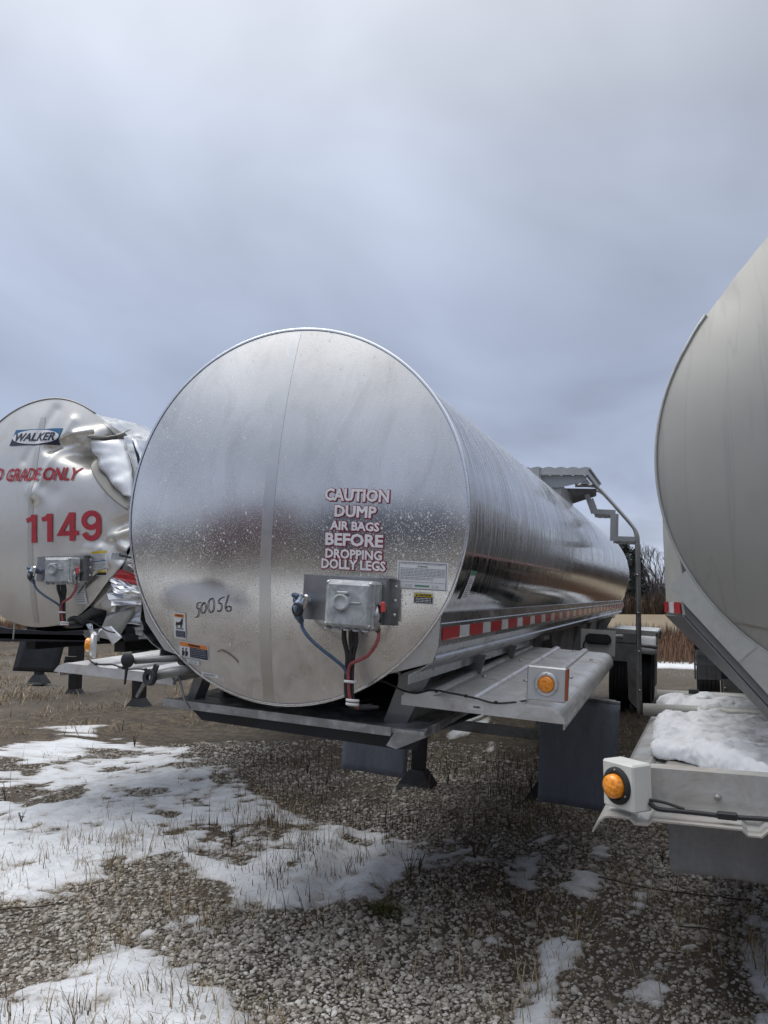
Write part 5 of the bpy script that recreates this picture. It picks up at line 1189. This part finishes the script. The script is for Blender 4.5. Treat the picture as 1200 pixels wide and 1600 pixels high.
def snow_val(X, Y):
    near = fbm(X, Y, 2.6, 40, 5)-.5; fine = fbm(X, Y, 14, 50, 3)-.5
    v = np.zeros(X.shape)
    for poly, s in PW:
        cx0, cy0 = poly.min(0)-.6; cx1, cy1 = poly.max(0)+.6
        m_ = (X > cx0) & (X < cx1) & (Y > cy0) & (Y < cy1)
        if not m_.any(): continue
        xs, ys = X[m_], Y[m_]; dist_ = np.hypot(xs, ys); sc = (.06+.03*dist_)*(1 if s == 1.0 else .5)
        d = edge_dist(xs, ys, poly)*np.where(inside(xs, ys, poly), 1, -1)
        v[m_] = np.maximum(v[m_], s*np.clip(.5+d/(sc*2), 0, 1))
    v = v+near*.75*(v > .02)*(v < .999)+near*.45*(v >= .999)+fine*.75*(v > .02)
    hole = np.clip((fbm(X, Y, 3.2, 210, 4)-.56)/.05, 0, 1); hole2 = np.clip((fbm(X, Y, 8.5, 230, 3)-.60)/.05, 0, 1)
    v = v-hole*.42*np.clip((Y-1.6)/2.5, .3, 1)-hole2*.26*np.clip((Y-1.6)/2.5, .3, 1)-.19*np.clip((Y-4.2)/1.2, 0, 1)*(v > .02)
    # the lane behind the viewer is half covered
    bk = np.clip((-.3-Y)/.8, 0, 1)*np.clip((Y+5.5)/.8, 0, 1); v = np.maximum(v, bk*np.clip((fbm(X, Y, .45, 250, 4)-.36)/.08, 0, 1)*.9)
    # scattered remains further off
    far = np.clip((np.hypot(X, Y)-20.2+fbm(X, Y, .6, 70, 3)*1.5)/.6, 0, 1)*np.clip((23.2-np.hypot(X, Y))/.6, 0, 1)*np.clip(X+4, 0, 1)
    return np.clip(np.maximum(v, far*.95), 0, 1)
def lines(a, b_, step, far, growth=1.16):
    m_ = list(np.arange(a, b_+step*.5, step)); s = step; x = m_[-1]
    while x < far: s *= growth; x += s; m_.append(x)
    s = step; x = a; l = []
    while x > -far: s *= growth; x -= s; l.append(x)
    return np.array(l[::-1]+m_)
gx = lines(-5.2, 2.4, .03, 1400); gy = lines(1.0, 7.2, .03, 1400)
GX, GY = np.meshgrid(gx, gy, indexing='ij'); SV = snow_val(GX, GY); SS = np.clip((SV-.42)/.16, 0, 1)
GH = ground_h(GX, GY); Zg = GH+SS*.013*(1+.6*(fbm(GX, GY, 6, 80, 3)-.5))
nxg, nyg = GX.shape; V = np.stack([GX, GY, Zg], -1).reshape(-1, 3)
I = np.arange(nxg*nyg).reshape(nxg, nyg); F = np.stack([I[:-1, :-1], I[1:, :-1], I[1:, 1:], I[:-1, 1:]], -1).reshape(-1, 4)
def ground_mat():
    m, t, b = mat('gravel_mud_and_snow'); o = oc(t)
    at = t.add('ShaderNodeAttribute', attribute_name='snow'); sv = at.outputs['Fac']
    geo = t.add('ShaderNodeVectorMath', operation='LENGTH'); t.set(geo.inputs[0], o); dist_ = geo.outputs['Value']
    v1 = t.add('ShaderNodeTexVoronoi', feature='F1'); t.set(v1.inputs['Vector'], o); v1.inputs['Scale'].default_value = 42
    v2 = t.add('ShaderNodeTexVoronoi', feature='F1'); t.set(v2.inputs['Vector'], o); v2.inputs['Scale'].default_value = 90
    cs = t.add('ShaderNodeSeparateColor'); t.set(cs.inputs[0], v1.outputs['Color'])
    stone = t.ramp(cs.outputs[0], [(0, (.14, .118, .095)), (.35, (.24, .21, .175)), (.7, (.34, .305, .26)), (1, (.50, .47, .43))])
    crack = t.ramp(v1.outputs['Distance'], [(.25, 1), (.62, 0)])
    gravel = t.mix(crack, (.045, .038, .030), stone)
    big = t.noise(o, .55, 5, .6, .4); mid = t.noise(o, 2.6, 5, .65)
    lit = t.noise(o, 16, 6, .8)
    mud = t.ramp(t.math('ADD', t.math('MULTIPLY', mid, .45), t.math('MULTIPLY', lit, .55)), [(.3, (.035, .028, .020)), (.5, (.085, .066, .048)), (.66, (.15, .12, .09)), (.8, (.24, .20, .155))])
    ma = t.add('ShaderNodeAttribute', attribute_name='mud').outputs['Fac']
    mudf = t.ramp(t.math('ADD', ma, t.math('MULTIPLY', t.math('SUBTRACT', mid, .5), .35)), [(.46, 0), (.64, .9)])
    c = t.mix(mudf, gravel, mud)
    # dry grass carpet beyond ten metres, field and brush colours by distance with noise
    dn = t.math('ADD', dist_, t.math('MULTIPLY', t.math('SUBTRACT', t.noise(o, .25, 4, .6), .5), 5))
    gr = t.ramp(t.noise(o, 9, 6, .85), [(.35, (.022, .018, .013)), (.5, (.065, .05, .034)), (.68, (.19, .15, .095))])
    c = t.mix(t.ramp(t.math('DIVIDE', dn, 100), [(.065, 0), (.09, .85), (.118, .85), (.13, .25), (.22, .2), (.235, 1)]), c, gr)
    fld = t.ramp(t.noise(t.mapv(o, (.3, .05, 1)), 1, 5, .6), [(.3, (.18, .14, .09)), (.7, (.25, .20, .13))])
    c = t.mix(t.ramp(t.math('DIVIDE', dn, 100), [(.38, 0), (.46, 1)]), c, fld)
    # snow where the attribute says, ragged by noise, stones poking out
    rag = t.math('ADD', sv, t.math('ADD', t.math('MULTIPLY', t.math('SUBTRACT', t.noise(o, 22, 5, .7), .5), .42), t.math('MULTIPLY', t.math('SUBTRACT', v2.outputs['Distance'], .4), .16)))
    sf = t.ramp(rag, [(.44, 0), (.50, .55), (.60, 1)])
    snc = t.ramp(t.noise(o, 5, 6, .65), [(.3, (.54, .56, .585)), (.55, (.69, .71, .74))])
    snc = t.mix(t.ramp(sv, [(.5, .55), (.85, 0)]), snc, (.38, .35, .32))
    spk = t.ramp(t.noise(o, 38, 4, .75), [(.60, 0), (.68, .7)]); snc = t.mix(t.math('MULTIPLY', spk, t.ramp(t.noise(o, 2.2, 4, .6), [(.4, .2), (.6, 1)])), snc, (.20, .165, .12))
    c = t.mix(sf, c, snc); t.set(b.inputs['Base Color'], c)
    t.set(b.inputs['Roughness'], t.math('MULTIPLY_ADD', mudf, -.12, .88)); b.inputs['Specular IOR Level'].default_value = .3
    nh = t.math('ADD', t.math('MULTIPLY', t.math('SUBTRACT', 1, v1.outputs['Distance']), t.math('SUBTRACT', 1, mudf)), t.math('ADD', t.math('MULTIPLY', t.noise(o, 30, 5, .7), .7), t.math('MULTIPLY', sf, .5)))
    hh = t.add('ShaderNodeMix', data_type='FLOAT'); t.set(hh.inputs[0], sf); t.set(hh.inputs[2], nh); t.set(hh.inputs[3], t.math('MULTIPLY', t.noise(o, 14, 5, .6), 1.1))
    bump(t, b, hh.outputs[0], .75, .018); return m
M['ground'] = ground_mat()
g = raw_mesh('ground', V, F, M['ground'], True); tag(g, 'gravel yard with patches of snow, mud and the field beyond', None, None, 'structure')
att = g.data.attributes.new('snow', 'FLOAT', 'POINT'); att.data.foreach_set('value', SV.astype(np.float32).ravel())

def mud_at(X, Y): return fbm(X, Y, .9, 90, 4)+.11*np.clip((X+1.1)/.7, 0, 1)*np.clip((5.5-Y)/2, 0, 1)+.10*np.clip((Y-3.8)/1, 0, 1)
att = g.data.attributes.new('mud', 'FLOAT', 'POINT'); att.data.foreach_set('value', mud_at(GX, GY).astype(np.float32).ravel())
# loose stones: numpy instanced icosahedra, one uncountable mass
def ico():
    p = (1+5**.5)/2; v = np.array([(-1, p, 0), (1, p, 0), (-1, -p, 0), (1, -p, 0), (0, -1, p), (0, 1, p), (0, -1, -p), (0, 1, -p), (p, 0, -1), (p, 0, 1), (-p, 0, -1), (-p, 0, 1)])/math.hypot(1, p)
    f = np.array([(0, 11, 5), (0, 5, 1), (0, 1, 7), (0, 7, 10), (0, 10, 11), (1, 5, 9), (5, 11, 4), (11, 10, 2), (10, 7, 6), (7, 1, 8), (3, 9, 4), (3, 4, 2), (3, 2, 6), (3, 6, 8), (3, 8, 9), (4, 9, 5), (2, 4, 11), (6, 2, 10), (8, 6, 7), (9, 8, 1)]); return v, f
def visible_pts(n, dmin, dmax, spread=.50, power=1.0):
    r = dmin+(dmax-dmin)*RNG.random(n)**power; a = -.3576+(RNG.random(n)*2-1)*spread; return r*np.sin(a), r*np.cos(a)
def bilerp_h(X, Y): return ground_h(X, Y)
N = 104000
X, Y = visible_pts(N, 2.0, 9.5, .50, 1.4); sv = snow_val(X, Y); mudv = mud_at(X, Y)
keep = (sv < .50) | (RNG.random(N) < .012); keep &= RNG.random(N) < np.clip(1.25-(mudv-.42)*2.4, .25, 1); X, Y = X[keep], Y[keep]; N = len(X)
iv, if_ = ico(); sz = (.0045+.0095*RNG.random(N)**2.6)*(1+.25*(np.hypot(X, Y) > 4)); q = RNG.normal(size=(N, 3, 3)); Q, _ = np.linalg.qr(q)
scl = np.stack([sz*(.8+.5*RNG.random(N)), sz*(.7+.5*RNG.random(N)), sz*(.5+.3*RNG.random(N))], -1)
sz = np.where(RNG.random(N) < .02, sz*1.9, sz); scl = np.stack([sz*(.8+.5*RNG.random(N)), sz*(.7+.5*RNG.random(N)), sz*(.45+.35*RNG.random(N))], -1)
jit = 1+.45*(RNG.random((N, 12, 1))-.5)
P_ = iv[None]*jit*scl[:, None, :]; ang = RNG.random(N)*2*PI; ca, sa = np.cos(ang), np.sin(ang); tl = (RNG.random(N)-.5)*.8; ct, st_ = np.cos(tl), np.sin(tl)
x_, y_, z_ = P_[..., 0], P_[..., 1], P_[..., 2]; y2, z2 = y_*ct[:, None]-z_*st_[:, None], y_*st_[:, None]+z_*ct[:, None]
x3, y3 = x_*ca[:, None]-y2*sa[:, None], x_*sa[:, None]+y2*ca[:, None]
VV = np.stack([x3+X[:, None], y3+Y[:, None], z2+(bilerp_h(X, Y)+sz*.30)[:, None]], -1).reshape(-1, 3)
FF = (if_[None]+(np.arange(N)*12)[:, None, None]).reshape(-1, 3)
m, t, b = mat('gravel_stone'); at = t.add('ShaderNodeAttribute', attribute_name='tone')
cc = t.ramp(at.outputs['Fac'], [(0, (.12, .10, .08)), (.2, (.25, .22, .185)), (.55, (.42, .385, .34)), (.85, (.56, .53, .485)), (1, (.74, .72, .68))])
t.set(b.inputs['Base Color'], t.mix(t.math('MULTIPLY', t.noise(oc(t), 90, 3), .35), cc, (.12, .10, .08))); b.inputs['Roughness'].default_value = .85; M['stone'] = m
so = raw_mesh('gravel_stones', VV, FF, M['stone'], False); tag(so, 'loose grey gravel stones strewn over the yard', 'gravel', None, 'stuff')
tone = np.clip(RNG.random(N)*.85+(.15-(fbm(X, Y, .9, 90, 4)-.4)*.6), 0, 1); at_ = so.data.attributes.new('tone', 'FLOAT', 'POINT'); at_.data.foreach_set('value', np.repeat(tone, 12).astype(np.float32))

# dry grass blades
def blades(n, X, Y, hmin, hmax, lean, width, seg=3, base_sink=.01, curve=1.0):
    r = np.random.default_rng(n+7); H = hmin+(hmax-hmin)*r.random(n)**1.8; az_ = r.random(n)*2*PI; ln = lean*(.25+r.random(n)); Wd = width*(.6+.8*r.random(n))
    wx, wy = np.cos(az_+1.57), np.sin(az_+1.57); base = ground_h(X, Y)-base_sink; rows = []
    for k in range(seg+1):
        tt = k/seg; off = ln*H*(tt**(1+curve)); zz_ = base+H*tt*(1-.25*ln*tt); wk = Wd*(1-tt*.85)/2
        cxk, cyk = X+np.cos(az_)*off, Y+np.sin(az_)*off
        rows.append(np.stack([cxk-wx*wk, cyk-wy*wk, zz_], -1)); rows.append(np.stack([cxk+wx*wk, cyk+wy*wk, zz_], -1))
    Vb = np.stack(rows, 1).reshape(-1, 3); q = np.array([(2*k, 2*k+1, 2*k+3, 2*k+2) for k in range(seg)]); Fb = (q[None]+(np.arange(n)*(2*seg+2))[:, None, None]).reshape(-1, 4)
    return Vb, Fb
def grass_mat(name, pts):
    m, t, b = mat(name); at = t.add('ShaderNodeAttribute', attribute_name='tone'); t.set(b.inputs['Base Color'], t.ramp(at.outputs['Fac'], pts)); b.inputs['Roughness'].default_value = .8; b.inputs['Specular IOR Level'].default_value = .2; return m
M['straw'] = grass_mat('dry_straw', [(0, (.09, .06, .035)), (.4, (.24, .175, .10)), (.75, (.40, .31, .19)), (1, (.50, .42, .28))])
M['darkweed'] = grass_mat('dark_dead_weed', [(0, (.035, .024, .018)), (1, (.11, .075, .05))])
def clumped(n, dmin, dmax, dens, spread=.52, power=.8, per=9, rad=.05):
    k = n//per; cx_, cy_ = visible_pts(k, dmin, dmax, spread, power); kp = RNG.random(k) < dens(cx_, cy_); cx_, cy_ = cx_[kp], cy_[kp]
    rr = rad*(1+.12*np.hypot(cx_, cy_)); X = np.repeat(cx_, per)+RNG.normal(size=len(cx_)*per)*np.repeat(rr, per); Y = np.repeat(cy_, per)+RNG.normal(size=len(cx_)*per)*np.repeat(rr, per); return X, Y
def straw(name, X, Y, h0, h1, lean, wd, mt, label, cat='grass'):
    Vb, Fb = blades(len(X), X, Y, h0, h1, lean, wd); o = raw_mesh(name, Vb, Fb, mt); tag(o, label, cat, None, 'stuff')
    a = o.data.attributes.new('tone', 'FLOAT', 'POINT'); a.data.foreach_set('value', np.repeat(RNG.random(len(X)), 8).astype(np.float32)); return o
def dens_near(x, y):
    s = snow_val(x, y); return np.clip((s > .3)*.85*np.clip(fbm(x, y, 1.1, 110, 3)*2.2-.75, 0, 1)+.05, 0, 1)*np.where((y > 1.6) & (x < .3), 1, .5)
X, Y = clumped(70000, 2.0, 6.8, lambda x, y: .7*dens_near(x, y)+.25*np.clip((fbm(x, y, 3.2, 210, 4)-.50)/.08, 0, 1)*(snow_val(x, y) > .05), per=10, rad=.032); straw('dry_grass', X, Y, .012, .06, 1.7, .0042, M['straw'], 'matted bent straw lying on snow and gravel')
X, Y = clumped(30000, 2.2, 6.8, dens_near, per=8, rad=.03); straw('dry_grass', X, Y, .03, .19, .75, .0052, M['straw'], 'thin straw coloured grass stalks poking through the snow')
def dens_mid(x, y): return np.clip(fbm(x, y, 1.3, 120, 4)*4.2-2.0, 0, 1)
X, Y = clumped(42000, 4.3, 11, dens_mid, per=10, rad=.045); kp = ~((snow_val(X, Y) > .6) & (RNG.random(len(X)) < .82)); X, Y = X[kp], Y[kp]; straw('dry_undergrowth', X, Y, .02, .13, 1.3, .005, M['straw'], 'matted dead grass under and behind the trailers')
X, Y = clumped(9000, 2.4, 6.5, lambda x, y: (snow_val(x, y) > .3)*np.clip(fbm(x, y, 1.6, 330, 4)*5-2.7, 0, .6), per=5, rad=.018); straw('dark_dead_weeds', X, Y, .05, .20, .5, .0048, M['darkweed'], 'small dark dead weeds standing through the snow', 'weeds')
X, Y = clumped(15000, 4.6, 9, lambda x, y: np.clip(fbm(x, y, .9, 130, 3)*3-1.3, 0, 1), per=6, rad=.06); kp = (snow_val(X, Y) < .5) & (X < -.9) & (Y > 4.4); X, Y = X[kp], Y[kp]; straw('dark_dead_weeds', X, Y, .06, .26, .35, .005, M['darkweed'], 'dark dead weeds under the trailers', 'weeds')
X, Y = clumped(60000, 10, 24, lambda x, y: np.clip(fbm(x, y, .9, 140, 4)*3.4-1.3, 0, 1), .62, .7, 10, .06); kp = ~((X > -2.2) & (Y > 12) & (X < 4)); X, Y = X[kp], Y[kp]; straw('dry_undergrowth', X, Y, .04, .20, 1.3, .010, M['straw'], 'dead grass behind the parked trailers on the left')
# reddish brush belt
M['brush'] = grass_mat('red_brown_brush', [(0, (.055, .03, .02)), (.5, (.15, .085, .055)), (1, (.27, .17, .105))])
n = 40000; X = RNG.uniform(-34, 10, n); Y = 21.5+RNG.random(n)**1.1*15; Vb, Fb = blades(n, X, Y, .3, .72, .35, .028); o = raw_mesh('brush_belt', Vb, Fb, M['brush']); tag(o, 'reddish brown brush growing between yard and field', 'brush', None, 'stuff')
a_ = o.data.attributes.new('tone', 'FLOAT', 'POINT'); a_.data.foreach_set('value', np.repeat(RNG.random(n)*.6+.4*fbm(X, Y, .6, 150, 3), 8).astype(np.float32))

# single weeds one can pick out in the snow
def weed(px, py, h, label, n_br=6, lf=True, seed=0, mt='darkweed', cat='weed'):
    rr = random.Random(seed); x, y = gp(px, py); z0 = float(ground_h(np.array(x), np.array(y))); r = empty('dead_weed', (x, y, z0)); tag(r, label, cat, 'dead weeds standing in the snow')
    mb = MB(); tops = []
    for k in range(n_br):
        a = rr.random()*2*PI; L = h*rr.uniform(.5, 1); le = rr.uniform(.05, .45)
        pts = [(0, 0, -.01), (math.cos(a)*L*le*.3, math.sin(a)*L*le*.3, L*.5), (math.cos(a)*L*le, math.sin(a)*L*le, L)]
        mb.tube(smooth_path(pts, 3), [.0030-.0018*i/6 for i in range(7)], 5); tops.append(smooth_path(pts, 3))
    m_ = M['stem'] ; s = mb.build('stem', m_, r)
    if lf:
        mb = MB()
        for tp in tops:
            for q in range(rr.randint(2, 5)):
                p = tp[rr.randint(len(tp)//2, len(tp)-1)]+Vector([rr.uniform(-.008, .008) for _ in range(3)]); d = Vector([rr.uniform(-1, 1) for _ in range(3)]).normalized()*rr.uniform(.006, .014); e = d.orthogonal().normalized()*rr.uniform(.003, .007)
                mb.add([p, p+d*.5+e, p+d, p+d*.5-e], [(0, 1, 2, 3)])
        mb.build('dry_leaves', m_, r)
    return r
M['stem'] = paint('dead_stem', (.06, .042, .03), .8, .4, 60); M['stem_pale'] = paint('pale_stem', (.30, .22, .13), .8, .3, 60)
for i, (px, py, h, lab) in enumerate([
    (362, 1325, .10, 'dark leafy dead weed standing in the snow left of the gravel strip'), (480, 1215, .16, 'tall dark dead weed at the edge of the snow in front of the coupler plate'),
    (210, 1170, .13, 'branching dark weed at the far end of the big snow patch'), (640, 1385, .17, 'dark spindly weed in the snow near the green tuft'), (655, 1370, .12, 'short curled weed on the right end of the big snow patch'),
    (742, 1345, .14, 'dark weed with drooping heads at the right tip of the snow'), (8, 1250, .12, 'black seed-headed weed at the left edge of the yard'), (700, 1225, .20, 'thin dark stalk standing behind the left landing leg'),
    (830, 1230, .14, 'dark dead stems under the right deck'), (505, 1445, .06, 'tiny dark weed between gravel and snow'), (33, 1290, .08, 'low dark weed with a curled leaf in the left snow'), (1010, 1290, .05, 'small twiggy weed under the right trailer deck'), (1035, 1345, .07, 'small twiggy weed in front of the ribbed flap')]):
    weed(px, py, h*1.35, lab, 7, True, i)
# tall thin stalk at left edge and in front of the leg
for px, py, h, lab in ((14, 1278, .36, 'tall thin straw stalk at the left edge'), (672, 1305, .42, 'tall thin pale stalk in front of the middle trailer')):
    x, y = gp(px, py); r = empty('grass_stalk', (x, y, float(ground_h(np.array(x), np.array(y))))); tag(r, lab, 'stalk')
    mb = MB(); mb.tube(smooth_path([(0, 0, -.01), (.004, 0, h*.4), (-.006, 0, h*.8), (.004, 0, h)], 4), .0018, 5); mb.build('stem', M['stem_pale'], r)
# green-yellow grass tufts
M['tuft'] = grass_mat('tuft_grass', [(0, (.04, .05, .015)), (.45, (.10, .10, .03)), (.75, (.24, .19, .08)), (1, (.36, .28, .14))])
for px, py, rad, h, n, lab in ((600, 1432, .085, .10, 420, 'yellow green grass tuft at the edge of snow and gravel'), (502, 1316, .04, .035, 160, 'small dark moss green cushion in the snow'), (447, 1357, .045, .035, 160, 'flat grey green tuft in the middle of the snow'), (205, 1280, .06, .04, 160, 'flattened tan grass tuft in the left part of the snow'), (905, 1435, .05, .04, 90, 'brown flattened tuft between the tyre tracks'), (1192, 1512, .05, .04, 110, 'brown grass tuft at the right edge of the yard')):
    x0, y0 = gp(px, py); rn = np.random.default_rng(n); X = x0+rn.normal(size=n)*rad*.5; Y = y0+rn.normal(size=n)*rad*.4
    Vb, Fb = blades(n, X, Y, h*.4, h, 1.3, .0045); z0 = float(ground_h(np.array(x0), np.array(y0))); Vb = Vb-np.array([x0, y0, z0]); o = raw_mesh('grass_tuft', Vb, Fb, M['tuft']); o.location = (x0, y0, z0); tag(o, lab, 'tuft')
    tn = rn.random(n)*(.65 if 'green' in lab else .5)+(.0 if 'green' in lab else .5); a_ = o.data.attributes.new('tone', 'FLOAT', 'POINT'); a_.data.foreach_set('value', np.repeat(tn, 8).astype(np.float32))
# twigs
def twig(pts, r, lab):
    P0 = [gp(*p) for p in pts]; x0, y0 = P0[0]; mb = MB(); mb.tube(smooth_path([(x-x0, y-y0, float(ground_h(np.array(x), np.array(y)))+.018+.01*math.sin(3*i)) for i, (x, y) in enumerate(P0)], 5), r, 6); o = mb.build('twig', M['stem'], None); o.location = (x0, y0, 0); tag(o, lab, 'twig'); return o
twig([(-20, 1432), (20, 1426), (60, 1422), (100, 1419)], .004, 'dark twig lying on the gravel at the left edge')
twig([(935, 1372), (1010, 1392), (1080, 1400), (1175, 1412)], .004, 'long dark twig lying below the right deck')
twig([(735, 1370), (760, 1362), (790, 1368)], .005, 'crooked twig at the tip of the snow patch')
twig([(1060, 1455), (1110, 1460), (1150, 1475)], .004, 'curved twig lying on the icy gravel at right')

# ============================================================ TREES beyond the field
M['bark'] = paint('winter_bark', (.075, .065, .062), .9, .3, 3); M['twigs'] = paint('bare_twigs', (.10, .085, .082), .9, .3, 3); M['cedar'] = paint('dark_evergreen', (.028, .036, .028), .85, .5, 1.5)
def bare_tree_data(h, seed):
    rr = random.Random(seed); trunk, crown = MB(), MB()
    def grow(p, d, L, r, lev):
        q = p+d*L; m2 = (p+q)/2+Vector([rr.uniform(-.06, .06)*L for _ in range(3)])
        (trunk if lev < 1 else crown).tube([p, m2, q], [r, r*.85, r*.7], 5 if lev < 2 else 3, False)
        if lev >= 6: return
        for k in range(2 if lev < 1 else rr.choice((2, 3, 3))):
            nd = (d+Vector((rr.uniform(-.65, .65), rr.uniform(-.65, .65), rr.uniform(-.1, .45)))).normalized(); grow(q if k else m2.lerp(q, rr.uniform(.4, 1)), nd, L*rr.uniform(.62, .82), r*.62, lev+1)
    grow(Vector((0, 0, -.1)), Vector((0, 0, 1)), h*.26, h*.017, 0); return trunk, crown
protos = []
for s in range(4):
    tr, cr = bare_tree_data(10, 50+s); protos.append((tr, cr))
mesh_cache = {}
def bare_tree(x, y, s, kind, lab, rot=0):
    r = empty('bare_tree', (x, y, 0), (0, 0, rot)); r.scale = (s, s, s); tag(r, lab, 'tree', 'bare trees along the far side of the field')
    if kind not in mesh_cache:
        a = protos[kind][0].build('trunk', M['bark'], r); c_ = protos[kind][1].build('crown', M['twigs'], r); mesh_cache[kind] = (a, c_)
    else:
        for q in mesh_cache[kind]: copy_part(q, r)
    return r
def cedar(x, y, h, seed, lab):
    rn = np.random.default_rng(seed); n = 2600; r = empty('evergreen_tree', (x, y, 0)); tag(r, lab, 'tree', 'dark evergreens along the far side of the field')
    mb = MB(); mb.tube([(0, 0, -.1), (0, 0, h*.9)], [.16, .03], 6); mb.build('trunk', M['bark'], r)
    zz = rn.random(n)**.8*h*.95+.3; lobes = 1+.25*np.sin(zz*5+rn.random(n)); rad = h*.27*(1-zz/(h*1.08))**.75*lobes*np.sqrt(rn.random(n))*1.1; a = rn.random(n)*2*PI
    c_ = np.stack([rad*np.cos(a), rad*np.sin(a), zz], -1); d1 = rn.normal(size=(n, 3)); d1 /= np.linalg.norm(d1, axis=1)[:, None]; d2 = np.cross(d1, rn.normal(size=(n, 3))); d2 /= np.linalg.norm(d2, axis=1)[:, None]; s_ = .16+.2*rn.random(n)[:, None]
    Vq = np.stack([c_, c_+d1*s_+d2*s_*.4, c_+d1*s_*1.5], 1).reshape(-1, 3); o = raw_mesh('crown', Vq, np.arange(n*3).reshape(-1, 3), M['cedar']); o.parent = r
# gap between the middle and right trailers looks out about px 950..1040
def bearing(px, D): 
    a = -.3576+math.atan((px-600)/1237); return D*math.sin(a), D*math.cos(a)
TL_ = [(1020, 88, 1.02, 0, 'tall bare tree with a fan of fine branches seen between the trailers'), (1036, 92, .88, 1, 'bare tree with dense twigs just left of the dull grey tank'), (1002, 90, .70, 2, 'lower bare tree behind the ladder rail'), (985, 95, .66, 3, 'bare tree beside the dark evergreen'), (1050, 90, .95, 2, 'bare tree mostly hidden behind the dull grey tank'), (960, 92, .75, 1, 'bare tree rising behind the rear of the middle tank')]
for px, D, s, k, lab in TL_: bare_tree(*bearing(px, D), s, k, lab, px*.7)
for px, D, h, lab in ((975, 84, 7.2, 'dark rounded evergreen behind the stair of the middle trailer'), (992, 87, 6.4, 'dark evergreen just right of the ladder rail'), (955, 86, 6.0, 'dark evergreen behind the end of the middle tank')):
    cedar(*bearing(px, D), h, int(px), lab)
# the wood goes on all round the yard: far-off mass of bare trunks and undergrowth
def wood(a0, a1, D, hmin, hmax, n, seed, lab, name='wood_edge'):
    rn = np.random.default_rng(seed); a = a0+(a1-a0)*rn.random(n); D_ = D+rn.random(n)*14; x = D_*np.sin(a); y = D_*np.cos(a)
    H = (hmin+(hmax-hmin)*rn.random(n))*(.75+.5*np.sin(a*17+seed)**2*.6); zb = rn.random(n)**1.6*H*.85; L = .6+rn.random(n)*2.2; L = np.minimum(L, H-zb+.4); ln = rn.normal(size=(n, 2))*.28; w_ = .02+.05*(1-zb/H)*rn.random(n)
    tx, ty = np.cos(a)*w_, -np.sin(a)*w_; A = np.stack([x-tx, y-ty, zb-.1], -1); B_ = np.stack([x+tx, y+ty, zb-.1], -1); C_ = np.stack([x+ln[:, 0]*L, y+ln[:, 1]*L, zb+L], -1)
    o = raw_mesh(name, np.stack([A, B_, C_], 1).reshape(-1, 3), np.arange(n*3).reshape(-1, 3), M['twigs']); tag(o, lab, 'wood', None, 'stuff')
wood(-1.9, .9, 86, 2.5, 6.5, 90000, 1, 'far-off bare wood along the edge of the field')
n = 16000; aa = -.7+RNG.random(n)*1.2; D_ = 78+RNG.random(n)*6; X, Y = D_*np.sin(aa), D_*np.cos(aa); Vb, Fb = blades(n, X, Y, .8, 2.2, .3, .14); o = raw_mesh('field_edge_brush', Vb, Fb, M['darkweed']); tag(o, 'dark brush at the foot of the far wood', 'brush', None, 'stuff'); a_ = o.data.attributes.new('tone', 'FLOAT', 'POINT'); a_.data.foreach_set('value', np.repeat(RNG.random(n), 8).astype(np.float32))

# ============================================================ behind the camera: what the polished steel mirrors
M['wall_maroon'] = paint('maroon_trailer_side', (.10, .02, .028), .4, .15, 1); M['wall_navy'] = paint('navy_trailer_side', (.022, .032, .07), .4, .15, 1); M['wall_grey'] = paint('grey_trailer_side', (.10, .105, .11), .5, .15, 1)
def box_trailer(loc, rz, L, H, mt, lab):
    r = empty('box_trailer', loc, (0, 0, rz)); tag(r, lab, 'trailer', 'box trailers parked on the other side of the lane')
    mb = MB(); mb.box((-L/2, -1.25, 1.15), (L/2, 1.25, H), .05); mb.build('body', M[mt], r)
    mb = MB(); mb.box((-L/2, -1.28, 1.05), (L/2, 1.28, 1.16)); 
    for k in range(int(L/.6)): mb.box((-L/2+.3+k*.6, -1.27, 1.2), (-L/2+.34+k*.6, 1.27, H-.1))
    mb.build('rails', M['frame'], r)
    for k in (-.38, -.27): 
        for s in (1, -1):
            mb = MB(); mb.lathe([(.25, -.13), (.5, -.13), (.5, .13), (.25, .13)], (L*k, s*1.05, .5), (0, s, 0), 24); w_ = mb.build('wheel', M['tyre'], r)
    for s in (1, -1): landing_leg(r, L*.3, s*.6, 1.1, 0, M['frame'], M['black'])
    return r
box_trailer((-11.5, -10.0, 0), R_(8), 9, 3.9, 'wall_maroon', 'maroon box trailer parked behind the viewer, mirrored in the tank end')
box_trailer((-1.0, -9.2, 0), R_(2), 7.5, 3.5, 'wall_navy', 'navy box trailer parked behind the viewer, mirrored in the tank end')
box_trailer((8.8, 27.0, 0), R_(2), 11, 3.6, 'wall_navy', 'navy box trailer parked far off behind the right trailer')  # added out of view so the middle barrel mirrors a dark shape
box_trailer((9.5, -8.0, 0), R_(-8), 8, 3.7, 'wall_grey', 'grey box trailer parked behind the viewer at right')
box_trailer((4.6, 9.0, 0), R_(89), 12, 3.0, 'wall_maroon', 'maroon box trailer standing on the far side of the right trailer')
wood(PI/2+.1, PI*1.5-.2, 45, 4, 8.5, 60000, 2, 'bare wood on the near side of the yard')
